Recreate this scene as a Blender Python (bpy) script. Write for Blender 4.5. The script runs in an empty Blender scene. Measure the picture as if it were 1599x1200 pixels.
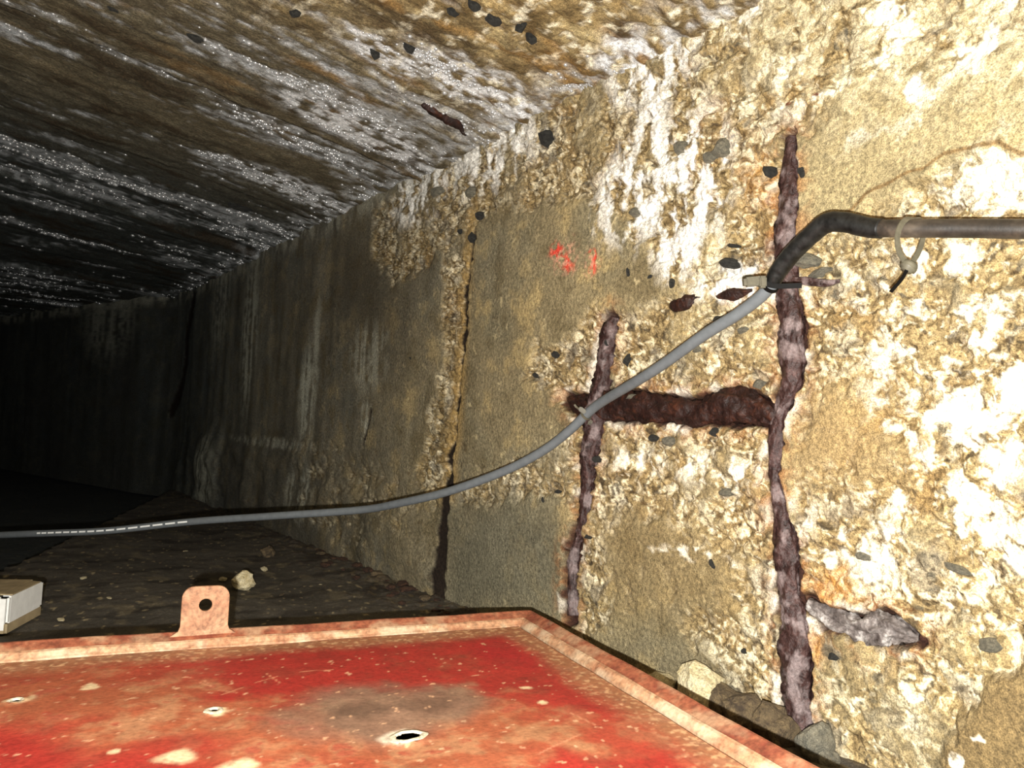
import bpy, bmesh, math, random
import numpy as np
from mathutils import Vector, Matrix

random.seed(7)
RNG = np.random.default_rng(11)
SC = bpy.context.scene
COL = SC.collection

# ------------------------------------------------------------------ camera, light, exposure
FPX = 1200.0                     # focal length in pixels of the 1599 x 1200 frame
YAW, PITCH, ROLL = math.radians(35.2), math.radians(3.29), 0.045
CF = np.array([math.sin(YAW) * math.cos(PITCH), math.cos(YAW) * math.cos(PITCH), math.sin(PITCH)])
_r = np.array([math.cos(YAW), -math.sin(YAW), 0.0])
_u = np.cross(_r, CF)
CR = math.cos(ROLL) * _r + math.sin(ROLL) * _u
CU = math.cos(ROLL) * _u - math.sin(ROLL) * _r

cam_data = bpy.data.cameras.new('camera')
cam_data.sensor_width = 36.0
cam_data.lens = FPX / 1599.0 * 36.0
cam_data.clip_start = 0.01
cam = bpy.data.objects.new('camera', cam_data)
M = Matrix(((CR[0], CU[0], -CF[0], 0), (CR[1], CU[1], -CF[1], 0), (CR[2], CU[2], -CF[2], 0), (0, 0, 0, 1)))
cam.matrix_world = M
COL.objects.link(cam)
SC.camera = cam

LAMP_POS = CR * -0.026 + CU * -0.044 + CF * -0.05     # the camera's own flash, a little below and left of the lens
lamp_data = bpy.data.lights.new('torch_light', 'POINT')
lamp_data.energy = 232.0
lamp_data.color = (1.0, 0.972, 0.925)
lamp_data.shadow_soft_size = 0.007
lamp = bpy.data.objects.new('torch_light', lamp_data)
lamp.location = LAMP_POS
COL.objects.link(lamp)

world = bpy.data.worlds.new('world')
SC.world = world
world.use_nodes = True
world.node_tree.nodes['Background'].inputs[0].default_value = (0.55, 0.75, 1.0, 1)
world.node_tree.nodes['Background'].inputs[1].default_value = 0.004

SC.view_settings.view_transform = 'Standard'
SC.view_settings.look = 'None'
SC.view_settings.exposure = 0.0
SC.view_settings.gamma = 1.0
SC.view_settings.use_curve_mapping = False

# ------------------------------------------------------------------ measuring helpers
DW = 1.2                         # distance of the right wall from the camera's axis
ZF = -0.53                       # floor height
CT = 0.17                         # the ceiling rises to the left of the wall by this slope, flattening out far down the tunnel
ZC = 0.855                       # ceiling height at the right wall

def ray(x, y):
    return CF + CR * ((x - 799.5) / FPX) - CU * ((y - 600.0) / FPX)

def on_wall(x, y, d=DW):
    v = ray(x, y); return v * (d / v[0])

def on_z(x, y, z):
    v = ray(x, y); return v * (z / v[2])

def at_depth(x, y, depth):
    return ray(x, y) * depth

def W(x, y):                     # wall coordinates (along the tunnel, height) of a spot measured on the photograph
    p = on_wall(x, y); return (p[1], p[2])

def CE(x, y):                    # ceiling coordinates of a measured spot
    v = ray(x, y)
    t = (ZC + CT * DW) / (v[2] + CT * v[0])
    p = v * t; return (p[0], p[1])

# ------------------------------------------------------------------ noise
def _h(ix, iy, seed):
    h = (ix.astype(np.int64) * 374761393 + iy.astype(np.int64) * 668265263 + seed * 1442695041) & 0xffffffff
    h = ((h ^ (h >> 13)) * 1274126177) & 0xffffffff
    h = ((h ^ (h >> 16)) * 2246822519) & 0xffffffff
    return h ^ (h >> 15)

_GA = np.linspace(0, 2 * np.pi, 256, endpoint=False)
_GX, _GY = np.cos(_GA).astype(np.float32), np.sin(_GA).astype(np.float32)

def perlin(x, y, seed=0):
    x0 = np.floor(x); y0 = np.floor(y)
    fx = (x - x0).astype(np.float32); fy = (y - y0).astype(np.float32)
    ix = x0.astype(np.int64); iy = y0.astype(np.int64)
    ux = fx * fx * fx * (fx * (fx * 6 - 15) + 10); uy = fy * fy * fy * (fy * (fy * 6 - 15) + 10)
    def g(dx, dy):
        k = _h(ix + dx, iy + dy, seed) & 255
        return _GX[k] * (fx - dx) + _GY[k] * (fy - dy)
    a = g(0, 0); b = g(1, 0); c = g(0, 1); d = g(1, 1)
    return ((a + (b - a) * ux) + ((c + (d - c) * ux) - (a + (b - a) * ux)) * uy) * 1.5

def fbm(x, y, seed=0, octaves=4, gain=0.5):
    o = 0; a = 1.0; s = 0
    for k in range(octaves):
        o = o + a * perlin(x * 2 ** k + 17.3 * k, y * 2 ** k - 9.1 * k, seed + k); s += a; a *= gain
    return o / s ** 0.7

def worley(x, y, seed=0):
    ix = np.floor(x).astype(np.int64); iy = np.floor(y).astype(np.int64)
    f1 = np.full(x.shape, 9., np.float32); f2 = f1.copy(); cid = np.zeros(x.shape, np.float32)
    for dx in (-1, 0, 1):
        for dy in (-1, 0, 1):
            h = _h(ix + dx, iy + dy, seed)
            px = ix + dx + (h & 1023) / 1023.0; py = iy + dy + ((h >> 10) & 1023) / 1023.0
            d = np.sqrt((x - px) ** 2 + (y - py) ** 2).astype(np.float32)
            c = ((h >> 20) & 1023) / 1023.0
            m = d < f1
            f2 = np.where(m, f1, np.minimum(f2, d)); cid = np.where(m, c, cid); f1 = np.where(m, d, f1)
    return f1, f2, cid

def sstep(a, b, x):
    t = np.clip((x - a) / (b - a), 0, 1); return t * t * (3 - 2 * t)

def seg_dist(x, y, pts, wid=None):
    """distance to a polyline, and the interpolated half width there"""
    best = np.full(x.shape, 1e3, np.float32); bw = np.zeros(x.shape, np.float32)
    for i in range(len(pts) - 1):
        ax, ay = pts[i]; bx, by = pts[i + 1]
        L = (bx - ax) ** 2 + (by - ay) ** 2 + 1e-12
        t = np.clip(((x - ax) * (bx - ax) + (y - ay) * (by - ay)) / L, 0, 1)
        d = np.hypot(x - ax - t * (bx - ax), y - ay - t * (by - ay))
        m = d < best
        if wid is not None: bw = np.where(m, wid[i] + t * (wid[i + 1] - wid[i]), bw)
        best = np.where(m, d, best)
    return (best, bw) if wid is not None else best

def poly_sd(x, y, pts):
    """signed distance, positive inside"""
    d = seg_dist(x, y, list(pts) + [pts[0]])
    ins = np.zeros(x.shape, bool); n = len(pts)
    for i in range(n):
        ax, ay = pts[i]; bx, by = pts[(i + 1) % n]
        if ay == by: continue
        c = ((ay > y) != (by > y)) & (x < (bx - ax) * (y - ay) / (by - ay) + ax)
        ins ^= c
    return np.where(ins, d, -d)

def lin(r, g, b):
    f = lambda c: (c / 255 / 12.92) if c <= 10 else ((c / 255 + 0.055) / 1.055) ** 2.4
    return np.array([f(r), f(g), f(b)], np.float32)

def mixc(c, col, m):
    return c + (np.asarray(col, np.float32) - c) * m[..., None]

# ------------------------------------------------------------------ mesh / material helpers
def link_mesh(name, verts, faces, mat, parent=None, smooth=True, loc=None):
    me = bpy.data.meshes.new(name)
    me.from_pydata([tuple(v) for v in verts], [], faces)
    me.update()
    if smooth: me.polygons.foreach_set('use_smooth', [True] * len(me.polygons))
    me.materials.append(mat)
    o = bpy.data.objects.new(name, me); COL.objects.link(o)
    if parent: o.parent = parent
    if loc is not None: o.location = loc
    return o

def grid_object(name, P, color, mat, parent=None, flip=False, extra=None, drop=None):
    """P: (rows, cols, 3) vertex array -> one smooth mesh with a pigment colour attribute"""
    nr, nc = P.shape[:2]
    idx = np.arange(nr * nc).reshape(nr, nc)
    q = np.stack([idx[:-1, :-1], idx[:-1, 1:], idx[1:, 1:], idx[1:, :-1]], -1).reshape(-1, 4)
    if drop is not None: q = q[~drop.reshape(-1)]
    if flip: q = q[:, ::-1]
    me = bpy.data.meshes.new(name)
    me.vertices.add(nr * nc); me.vertices.foreach_set('co', P.reshape(-1).astype(np.float32))
    me.loops.add(len(q) * 4); me.loops.foreach_set('vertex_index', q.reshape(-1).astype(np.int32))
    me.polygons.add(len(q)); me.polygons.foreach_set('loop_start', np.arange(0, len(q) * 4, 4, dtype=np.int32))
    me.polygons.foreach_set('use_smooth', np.ones(len(q), bool))
    me.update(calc_edges=True)
    a = me.color_attributes.new('pigment', 'FLOAT_COLOR', 'POINT')
    c4 = np.ones((nr * nc, 4), np.float32); c4[:, :3] = np.clip(color.reshape(-1, 3), 0.002, 0.92)
    a.data.foreach_set('color', c4.reshape(-1))
    for k, v in (extra or {}).items():
        e = me.attributes.new(k, 'FLOAT', 'POINT'); e.data.foreach_set('value', v.reshape(-1).astype(np.float32))
    me.materials.append(mat)
    o = bpy.data.objects.new(name, me); COL.objects.link(o)
    if parent: o.parent = parent
    return o

def tag(o, label=None, cat=None, group=None, kind=None):
    if label: o['label'] = label
    if cat: o['category'] = cat
    if group: o['group'] = group
    if kind: o['kind'] = kind
    return o

def empty(name, loc):
    o = bpy.data.objects.new(name, None); o.empty_display_size = 0.05
    o.location = loc; COL.objects.link(o); return o

class NT:
    def __init__(s, name):
        s.m = bpy.data.materials.new(name); s.m.use_nodes = True
        s.t = s.m.node_tree; s.b = s.t.nodes['Principled BSDF']
    def n(s, kind, **kw):
        nd = s.t.nodes.new(kind)
        for k, v in kw.items():
            if k.startswith('i_'):
                key = k[2:]; key = int(key) if key.isdigit() else key.replace('_', ' ')
                nd.inputs[key].default_value = v
            else: setattr(nd, k, v)
        return nd
    def l(s, a, b): s.t.links.new(a, b)
    def noise(s, scale, detail=4, rough=0.55, vec=None, dist=0.0):
        nd = s.n('ShaderNodeTexNoise', i_Scale=scale, i_Detail=detail, i_Roughness=rough, i_Distortion=dist)
        if vec is not None: s.l(vec, nd.inputs['Vector'])
        return nd.outputs['Fac']
    def ramp(s, fac, stops, interp='LINEAR'):
        r = s.n('ShaderNodeValToRGB'); r.color_ramp.interpolation = interp
        e = r.color_ramp.elements
        while len(e) < len(stops): e.new(0.5)
        for k, (p, c) in enumerate(stops):
            e[k].position = p; e[k].color = (c, c, c, 1) if isinstance(c, (int, float)) else (*[float(v) for v in c], 1)
        s.l(fac, r.inputs[0]); return r.outputs[0]
    def mix(s, fac, a, b, blend='MIX'):
        m = s.n('ShaderNodeMix', data_type='RGBA', blend_type=blend)
        for sock, v in ((m.inputs[0], fac), (m.inputs[6], a), (m.inputs[7], b)):
            if hasattr(v, 'is_output'): s.l(v, sock)
            elif isinstance(v, (int, float)): sock.default_value = v
            else: sock.default_value = (*[float(q) for q in v], 1)
        return m.outputs[2]
    def math(s, op, a, b=0.0, clamp=False):
        m = s.n('ShaderNodeMath', operation=op); m.use_clamp = clamp
        for sock, v in ((m.inputs[0], a), (m.inputs[1], b)):
            if hasattr(v, 'is_output'): s.l(v, sock)
            else: sock.default_value = v
        return m.outputs[0]
    def coord(s, which='Object'):
        return s.n('ShaderNodeTexCoord').outputs[which]
    def bump(s, h, strength=0.5, dist=0.01, prev=None):
        b = s.n('ShaderNodeBump', i_Strength=strength, i_Distance=dist)
        s.l(h, b.inputs['Height'])
        if prev is not None: s.l(prev, b.inputs['Normal'])
        return b.outputs['Normal']

def pigment_material(name, grain=(0.72, 1.3), fine=420.0, mid=120.0, bump=0.5, rough=0.85, spec=0.3, wet=False):
    """colour from the surface's pigment attribute, broken up by fine mineral grain"""
    t = NT(name)
    a = t.n('ShaderNodeAttribute', attribute_name='pigment').outputs['Color']
    co = t.coord()
    n1 = t.noise(fine, 3, 0.6, co); n2 = t.noise(mid, 4, 0.6, co)
    lo, hi = grain
    c = t.mix(1.0, a, t.ramp(n1, [(0.33, lo), (0.5, 1.0), (0.66, hi)]), 'MULTIPLY')
    c = t.mix(1.0, c, t.ramp(n2, [(0.32, lo * 1.05), (0.5, 1.0), (0.68, hi * 0.97)]), 'MULTIPLY')
    t.l(c, t.b.inputs['Base Color'])
    h = t.math('ADD', t.math('MULTIPLY', n1, 0.35), n2)
    t.l(t.bump(h, bump, 0.006), t.b.inputs['Normal'])
    t.b.inputs['Specular IOR Level'].default_value = spec
    if wet:
        w = t.n('ShaderNodeAttribute', attribute_name='wet').outputs['Fac']
        r = t.math('SUBTRACT', rough, t.math('MULTIPLY', w, 0.5))
        t.l(r, t.b.inputs['Roughness'])
    else:
        t.b.inputs['Roughness'].default_value = rough
    return t.m

MAT_WALL = pigment_material('weathered_concrete_wall', grain=(0.58, 1.42), bump=0.7, wet=True)
MAT_CEIL = pigment_material('board_marked_concrete', grain=(0.6, 1.45), bump=0.8, wet=True, rough=0.8)
MAT_FLOOR = pigment_material('damp_dark_floor', bump=0.5, rough=0.7, spec=0.35)

# ------------------------------------------------------------------ measured features of the right wall
BAR1 = [(1229, 210), (1226, 250), (1226, 300), (1222, 360), (1221, 420), (1226, 480), (1229, 550), (1227, 600), (1212, 640), (1204, 690),
        (1202, 740), (1210, 790), (1217, 830), (1222, 880), (1224, 930), (1233, 980), (1234, 1040), (1238, 1100), (1242, 1168)]
BAR1_W = [18, 24, 34, 38, 38, 40, 40, 32, 22, 26, 20, 26, 34, 38, 34, 42, 48, 44, 38]
BAR2 = [(951, 494), (945, 516), (937, 560), (932, 600), (925, 625), (917, 680), (911, 725), (907, 770), (904, 812), (894, 842), (887, 872), (885, 910), (888, 962)]
BAR2_W = [16, 32, 30, 34, 40, 38, 28, 22, 20, 14, 18, 17, 22]
BAR3 = [(876, 622), (900, 634), (965, 634), (1020, 636), (1075, 644), (1130, 632), (1180, 642), (1206, 658)]
BAR3_W = [10, 36, 46, 42, 40, 54, 46, 30]
BAR4 = [(1252, 944), (1290, 968), (1337, 984), (1383, 985), (1424, 998)]
BAR4_W = [18, 30, 34, 46, 12]
CRACK1 = [(742, 330), (738, 372), (728, 420), (722, 470), (722, 520), (716, 570), (712, 620), (707, 680), (697, 716), (701, 740), (692, 764), (692, 800), (688, 850), (685, 900), (688, 946)]
CRACK1_W = [2, 4, 4, 10, 9, 5, 5, 6, 9, 10, 13, 8, 12, 13, 14]
CRACK2 = [(302, 470), (292, 520), (290, 570), (284, 600), (272, 640)]
CRACK3 = [(577, 640), (573, 665), (566, 692)]

def wpts(pts): return [W(*p) for p in pts]
def swid(pts, wid):                              # the same as a half extent along the wall (it is seen at a slant)
    return [0.5 * abs(on_wall(x - w / 2, y)[1] - on_wall(x + w / 2, y)[1]) for (x, y), w in zip(pts, wid)]
def wwid(pts, wid):                              # measured thickness (px) -> half width in metres on the wall
    o = []
    for (x, y), w in zip(pts, wid):
        a = np.array(on_wall(x - w / 2, y)); b = np.array(on_wall(x + w / 2, y))
        o.append(0.5 * float(np.dot(on_wall(x, y), CF)) / FPX * w)
    return o

SB = 5.45                                         # where the tunnel starts to bend left
BEND = math.radians(16.5)
def wall_x(s):
    """plan of the wall: straight, then a soft bend to the left; returns x, y"""
    e = np.maximum(s - SB, 0)
    k = BEND * sstep(0, 0.9, e)
    return DW - np.sin(BEND) * np.maximum(e - 0.25, 0) * sstep(0, 0.9, e), np.where(e > 0, SB + e * np.cos(BEND * sstep(0, 0.9, e)), s)

def build_wall():
    # columns follow equal viewing angles so that near and far plaster are equally fine
    NU, NV = 950, 630
    px = np.linspace(1690, 262, NU)
    s_near = np.array([on_wall(x, 620)[1] for x in px])
    s_far = np.linspace(s_near[-1] + 0.03, 13.0, 150)
    s = np.concatenate([[-1.2, -0.6, -0.2, 0.1], s_near, s_far]); s = np.sort(s)
    z = np.linspace(-0.60, 0.93, NV)
    S, Z = np.meshgrid(s, z)
    # warped coordinates for ragged outlines
    wx = 0.020 * fbm(S * 14, Z * 14, 3, 3); wy = 0.020 * fbm(S * 14, Z * 14, 9, 3)
    wx2 = wx + 0.010 * fbm(S * 45, Z * 45, 5, 3); wy2 = wy + 0.010 * fbm(S * 45, Z * 45, 6, 3)
    A, B = S + wx2, Z + wy2
    P = lambda pts, soft=0.025: sstep(-soft * 1.6, soft * 1.6, poly_sd(A, B, wpts(pts)))
    blob = lambda x, y, rx, ry, soft=0.5: _blob(A, B, x, y, rx, ry, soft)

    # --- where the skin of the concrete has come off
    band = P([(1180, -20), (1020, 95), (870, 165), (650, 275), (585, 330), (580, 400), (620, 440), (650, 430), (690, 385), (700, 440), (712, 400),
              (745, 345), (800, 330), (900, 300), (960, 330), (1010, 400), (1100, 470), (1215, 520), (1240, 230), (1330, 120), (1640, 60), (1640, -400)], 0.03)
    crackrim = P([(690, 390), (735, 385), (722, 520), (712, 640), (700, 730), (692, 765), (640, 760), (660, 700), (690, 560)], 0.02)
    around2 = P([(930, 480), (985, 500), (1040, 470), (1215, 480), (1215, 1180), (1130, 1130), (1060, 1010), (1000, 950), (905, 1000), (880, 900), (898, 800), (860, 770),
                 (740, 790), (690, 770), (770, 740), (870, 700), (890, 660), (850, 610), (820, 590), (835, 540), (890, 530)], 0.025)
    right = P([(1245, 400), (1300, 345), (1440, 272), (1500, 236), (1560, 226), (1640, 236), (1640, 1020), (1560, 1050), (1490, 1120), (1470, 1200), (1400, 1300), (1230, 1300), (1240, 700)], 0.012)
    foot = P([(690, 790), (690, 760), (640, 740), (560, 700), (480, 690), (470, 800), (560, 880), (600, 830)], 0.04) * 0.35
    smooth1 = P([(940, 820), (1040, 800), (1100, 850), (1160, 880), (1150, 960), (1060, 960), (1010, 1000), (960, 960)], 0.03)
    smooth2 = P([(1240, 610), (1350, 590), (1420, 640), (1390, 740), (1300, 760), (1235, 740)], 0.05)
    smooth3 = P([(960, 1010), (1060, 990), (1130, 1040), (1120, 1090), (1030, 1060)], 0.04)
    spall = np.clip(np.maximum.reduce([band, crackrim, around2, right, foot]), 0, 1)
    spall = spall * (1 - 0.8 * smooth1) * (1 - 0.7 * smooth2) * (1 - 0.6 * smooth3)

    inner = sstep(-0.25, 0.30, fbm(S * 6, Z * 6, 13, 4) + 0.45 * fbm(A * 26, B * 26, 14, 3) + 0.25)     # islands of sound skin stay within
    spall = sstep(0.15, 0.85, spall + 0.55 * fbm(S * 16, Z * 16, 15, 4) * (spall > 0.02) * (spall < 0.98)) * (0.35 + 0.65 * inner)
    # --- relief (positive = towards the tunnel)
    f1, f2, cid = worley(A * 42, B * 42, 2)
    g1, g2, gid = worley(A * 95, B * 95, 4)
    lum = sstep(0.75, 0.15, f1) * 0.8 + 0.35 * sstep(0.7, 0.1, g1)
    n_lo = fbm(S * 5, Z * 5, 21, 4); n_mid = fbm(A * 22, B * 22, 31, 4); n_hi = fbm(S * 80, Z * 80, 41, 3)
    strat = fbm(A * 9 + B * 5, B * 46 - A * 12, 51, 3)              # flaky layers in the broken concrete
    rel = 0.006 * fbm(S * 2.2, Z * 2.2, 61, 3) + 0.0012 * n_hi
    n_rg = 1 - 2.2 * np.abs(fbm(A * 13, B * 15, 45, 4)); n_rf = 1 - 2.2 * np.abs(fbm(A * 38, B * 42, 47, 3))
    rough_h = -0.016 + 0.0008 * lum + 0.007 * n_mid + 0.010 * n_lo + 0.010 * strat + 0.004 * n_rg + 0.0012 * n_rf + 0.0022 * n_hi
    rel = rel + spall * rough_h
    # bottom right: slab of sound render standing slightly proud
    patch = P([(1490, 1130), (1560, 1055), (1660, 1010), (1660, 1330), (1440, 1330)], 0.012)
    rel = rel + patch * 0.012
    # footing swelling along the far bottom
    ft = P([(250, 830), (285, 700), (345, 690), (480, 700), (560, 770), (690, 800), (690, 960), (560, 900), (300, 820)], 0.06)
    lump = fbm(S * 3.2, Z * 6, 71, 3)
    rel = rel + ft * (0.020 + 0.022 * lump)
    pil = P([(305, 810), (312, 690), (338, 655), (348, 680), (345, 815)], 0.03)
    rel = rel + 0.018 * pil
    # cracks and the chases round the bars
    A1, B1 = S + 0.35 * wx2 + 0.004, Z + 0.35 * wy2
    d, w = seg_dist(A1, B1, wpts(CRACK1), swid(CRACK1, CRACK1_W))
    cr1 = sstep(1.7, 0.95, d / np.maximum(w * (1 + 0.5 * fbm(S * 40, Z * 25, 81, 2)), 0.002))
    d2 = seg_dist(A1, B1, wpts(CRACK2)); cr2 = sstep(0.09, 0.04, d2 / (0.8 + 0.5 * fbm(S * 5, Z * 14, 83, 3)))
    cr3 = sstep(0.013, 0.006, seg_dist(A1, B1, wpts(CRACK3)))
    crk = np.maximum.reduce([cr1, cr2, cr3])
    rel = rel - 0.008 * crk
    dmin = np.full(S.shape, 9., np.float32)
    for pts, wid in ((BAR1, BAR1_W), (BAR2, BAR2_W), (BAR3, BAR3_W), (BAR4, BAR4_W)):
        d, w = seg_dist(0.5 * (S + A), 0.5 * (Z + B), wpts(pts), wwid(pts, wid)); dmin = np.minimum(dmin, d - w)
    chase = sstep(0.012, -0.006, dmin)
    rel = rel - 0.030 * chase
    # edge of the loose layer, upper right
    EDGE = [(1285, 352), (1330, 325), (1360, 296), (1410, 275), (1418, 268), (1440, 262), (1470, 240), (1520, 232), (1560, 222), (1600, 236), (1660, 250)]
    de = seg_dist(S + 0.4 * wx, Z + 0.4 * wy, wpts(EDGE))
    rel = rel + 0.012 * sstep(0.03, 0.0, de) * right

    # --- pigments
    vein = sstep(0.055, 0.0, np.abs(fbm(A * 16, B * 20, 131, 3))) * sstep(-0.1, 0.35, fbm(S * 9, Z * 9, 132, 3)) + 0.8 * sstep(0.05, 0.0, np.abs(fbm(A * 34 + B * 8, B * 46, 133, 2))) * sstep(0.05, 0.4, fbm(S * 13, Z * 13, 134, 3))
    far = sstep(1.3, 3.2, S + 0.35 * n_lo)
    base_near = lin(142, 129, 97); base_far = lin(112, 107, 92)  # near tone lowered in the pigment to offset the flash's falloff
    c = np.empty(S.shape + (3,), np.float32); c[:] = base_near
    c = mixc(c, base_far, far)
    c = c * (1 + 0.28 * n_lo + 0.20 * n_mid)[..., None]
    cool = sstep(0.0, 0.5, fbm(S * 3, Z * 3, 91, 3)); c = mixc(c, c * np.array([0.85, 0.93, 1.05], np.float32), 0.6 * cool)
    mo = fbm(A * 7, B * 7, 92, 5, 0.6); mo2 = fbm(A * 24, B * 24, 93, 4, 0.6)
    c = mixc(c, lin(196, 172, 118), 0.55 * (1 - 0.7 * far) * sstep(0.05, 0.5, mo)); c = mixc(c, lin(104, 92, 64), 0.6 * sstep(0.05, 0.5, -mo - 0.2 * mo2))
    c = mixc(c, lin(214, 196, 150), 0.6 * (1 - 0.6 * far) * sstep(0.42, 0.62, mo2)); c = mixc(c, lin(84, 70, 48), 0.55 * sstep(0.40, 0.62, -mo2))
    # far stretch: damp runs, and the tunnel's dark depth painted into the pigment
    run = fbm(S * 9, Z * 1.1, 95, 4); run2 = fbm(S * 26, Z * 2.0, 96, 3)
    c = c * (1 - 0.6 * sstep(3.6, 6.2, S + 0.4 * run))[..., None]  # fading light painted in: darker, then bluer, with distance
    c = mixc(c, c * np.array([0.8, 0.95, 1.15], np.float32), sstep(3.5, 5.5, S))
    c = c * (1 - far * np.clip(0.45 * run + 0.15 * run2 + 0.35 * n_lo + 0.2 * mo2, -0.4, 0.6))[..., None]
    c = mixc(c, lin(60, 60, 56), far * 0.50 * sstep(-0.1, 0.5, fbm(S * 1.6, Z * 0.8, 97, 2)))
    darkpatch = P([(525, 370), (600, 360), (620, 450), (610, 560), (560, 560), (520, 480)], 0.12)
    c = mixc(c, lin(66, 58, 44), 0.7 * darkpatch)
    # spalled mortar: golden and pale lumps
    gold = lin(152, 132, 92); pale = lin(214, 202, 170); ochre = lin(142, 110, 62); grey = lin(126, 124, 114); brown = lin(92, 74, 45)
    pk = fbm(A * 11, B * 11, 101, 4); pk2 = fbm(A * 30, B * 30, 103, 3); pk3 = fbm(A * 60 + B * 30, B * 75 - A * 20, 104, 3); pk4 = fbm(A * 110, B * 110, 108, 3, 0.6)
    m = mixc(np.broadcast_to(gold, c.shape).copy(), pale, sstep(0.02, 0.40, 0.6 * pk + 0.7 * pk2 + 0.25 * pk4))
    m = mixc(m, ochre, 0.5 * sstep(0.15, 0.55, fbm(A * 7, B * 7, 105, 4)))
    m = mixc(m, brown, 0.75 * sstep(0.10, 0.42, -pk3 - 0.3 * pk2))
    m = mixc(m, lin(252, 238, 200), 0.7 * sstep(0.22, 0.5, pk3 + 0.3 * pk))
    m = mixc(m, grey, 0.5 * sstep(0.15, 0.45, fbm(A * 13, B * 13, 107, 4)))
    m = mixc(m, lin(250, 240, 210), 0.45 * sstep(0.86, 0.9, gid) * sstep(0.5, 0.3, g1))
    m = mixc(m, lin(82, 78, 66), 0.75 * sstep(0.045, 0.03, np.abs(gid - 0.4)) * sstep(0.5, 0.3, g1))
    m = m * (1 + 0.30 * pk4)[..., None]; m = mixc(m, lin(66, 52, 32), 0.9 * sstep(0.40, 0.56, -pk4 - 0.3 * pk3)); m = mixc(m, lin(60, 50, 36), 0.8 * sstep(0.36, 0.5, fbm(A * 40, B * 40, 109, 3)))
    m = mixc(m, lin(74, 56, 32), np.clip(1.0 * vein, 0, 0.9))
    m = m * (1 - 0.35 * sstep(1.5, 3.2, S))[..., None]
    c = mixc(c, m, np.clip(spall * 1.1, 0, 1))
    # sound render top right and bottom right
    tr = P([(1250, 340), (1248, 220), (1330, 190), (1640, 120), (1640, 235), (1560, 222), (1440, 265), (1300, 345)], 0.05)
    c = mixc(c, lin(166, 151, 112) * (1 + 0.15 * n_mid + 0.2 * mo)[..., None], 0.85 * tr)
    c = mixc(c, lin(112, 93, 60) * (1 + 0.15 * n_mid)[..., None], 0.92 * patch)
    c = mixc(c, lin(152, 124, 78), 0.6 * smooth2)
    c = mixc(c, lin(124, 105, 68), 0.6 * smooth1); c = mixc(c, lin(108, 101, 80), 0.75 * smooth3)
    low = P([(700, 800), (790, 780), (870, 820), (885, 960), (700, 960)], 0.06); c = mixc(c, lin(108, 105, 88) * (1 + 0.3 * n_lo + 0.15 * n_mid)[..., None], 0.8 * low)
    cream = P([(1130, -20), (1640, -400), (1640, 140), (1480, 150), (1330, 190), (1180, 130)], 0.06)
    c = mixc(c, lin(214, 202, 166), 0.7 * cream * sstep(-0.5, 0.25, pk2 + 0.5 * pk)); c = mixc(c, lin(246, 240, 222), 0.8 * cream * sstep(0.18, 0.42, pk + 0.6 * pk2 + 0.2 * pk4))
    # white salts
    ws = fbm(S * 20, Z * 9, 111, 4)
    wh = np.maximum.reduce([blob(1065, 290, 60, 110), blob(1055, 380, 40, 50), 0.9 * blob(985, 300, 60, 70), 0.9 * blob(1010, 100, 60, 60), 0.8 * blob(760, 240, 70, 50), blob(650, 300, 40, 40),
                            blob(1140, 440, 60, 25), 0.8 * blob(1010, 250, 30, 120)])
    c = mixc(c, lin(246, 244, 236), np.clip(1.15 * wh * sstep(-0.22, 0.22, ws + 0.5 * pk2 + 0.2 * pk4), 0, 0.96))
    wh2 = np.maximum.reduce([blob(1500, 600, 140, 150), blob(1420, 420, 90, 60), blob(1530, 800, 110, 70), 0.8 * blob(1390, 780, 60, 60), 0.7 * blob(1540, 300, 90, 60), 0.6 * blob(1340, 860, 80, 40)])
    c = mixc(c, lin(248, 240, 218), np.clip(wh2 * sstep(-0.10, 0.42, pk + 0.7 * pk2 + 0.3 * pk4), 0, 0.95))
    wh3 = np.maximum.reduce([blob(985, 720, 60, 18), blob(1110, 740, 70, 22), blob(1240, 820, 25, 40), blob(1300, 870, 50, 16), blob(1080, 870, 60, 10)])
    c = mixc(c, lin(245, 236, 212), np.clip(wh3 * sstep(-0.2, 0.3, pk2 + 0.3 * ws), 0, 0.9))
    # pale runs of lime on the far wall
    lime = np.maximum.reduce([0.9 * blob(480, 620, 12, 70), 0.6 * blob(492, 560, 6, 90), 0.7 * blob(390, 520, 12, 110), 0.6 * blob(572, 655, 8, 30), 0.5 * blob(345, 470, 12, 70), 0.45 * blob(575, 560, 25, 50),
                              0.8 * blob(326, 745, 16, 60), 0.75 * blob(472, 768, 18, 40), 0.5 * blob(420, 690, 60, 8), 0.4 * blob(240, 500, 15, 60)])
    c = mixc(c, lin(190, 190, 172), np.clip(lime * sstep(-0.35, 0.25, run2 + 0.5 * n_mid), 0, 0.85))
    # lime along the joint with the ceiling
    top = sstep(0.10, 0.0, ZC - 0.01 - Z) * far
    c = mixc(c, lin(176, 174, 156), 0.6 * top * sstep(-0.2, 0.3, ws))
    # rust
    halo = sstep(0.055, 0.0, dmin) * sstep(-0.3, 0.4, pk2 + 0.5 * pk)
    c = mixc(c, lin(150, 88, 36), 0.6 * halo)
    c = mixc(c, lin(232, 222, 204), 0.7 * sstep(0.03, 0.012, dmin) * sstep(0.1, 0.35, fbm(S * 12, Z * 12, 135, 3)))
    dr = dmin + 0.014 * fbm(S * 26, Z * 26, 136, 4)
    c = mixc(c, lin(70, 38, 24), 0.9 * sstep(0.010, 0.0, dr)); c = mixc(c, lin(50, 26, 18), np.clip(chase, 0, 0.92))
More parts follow.
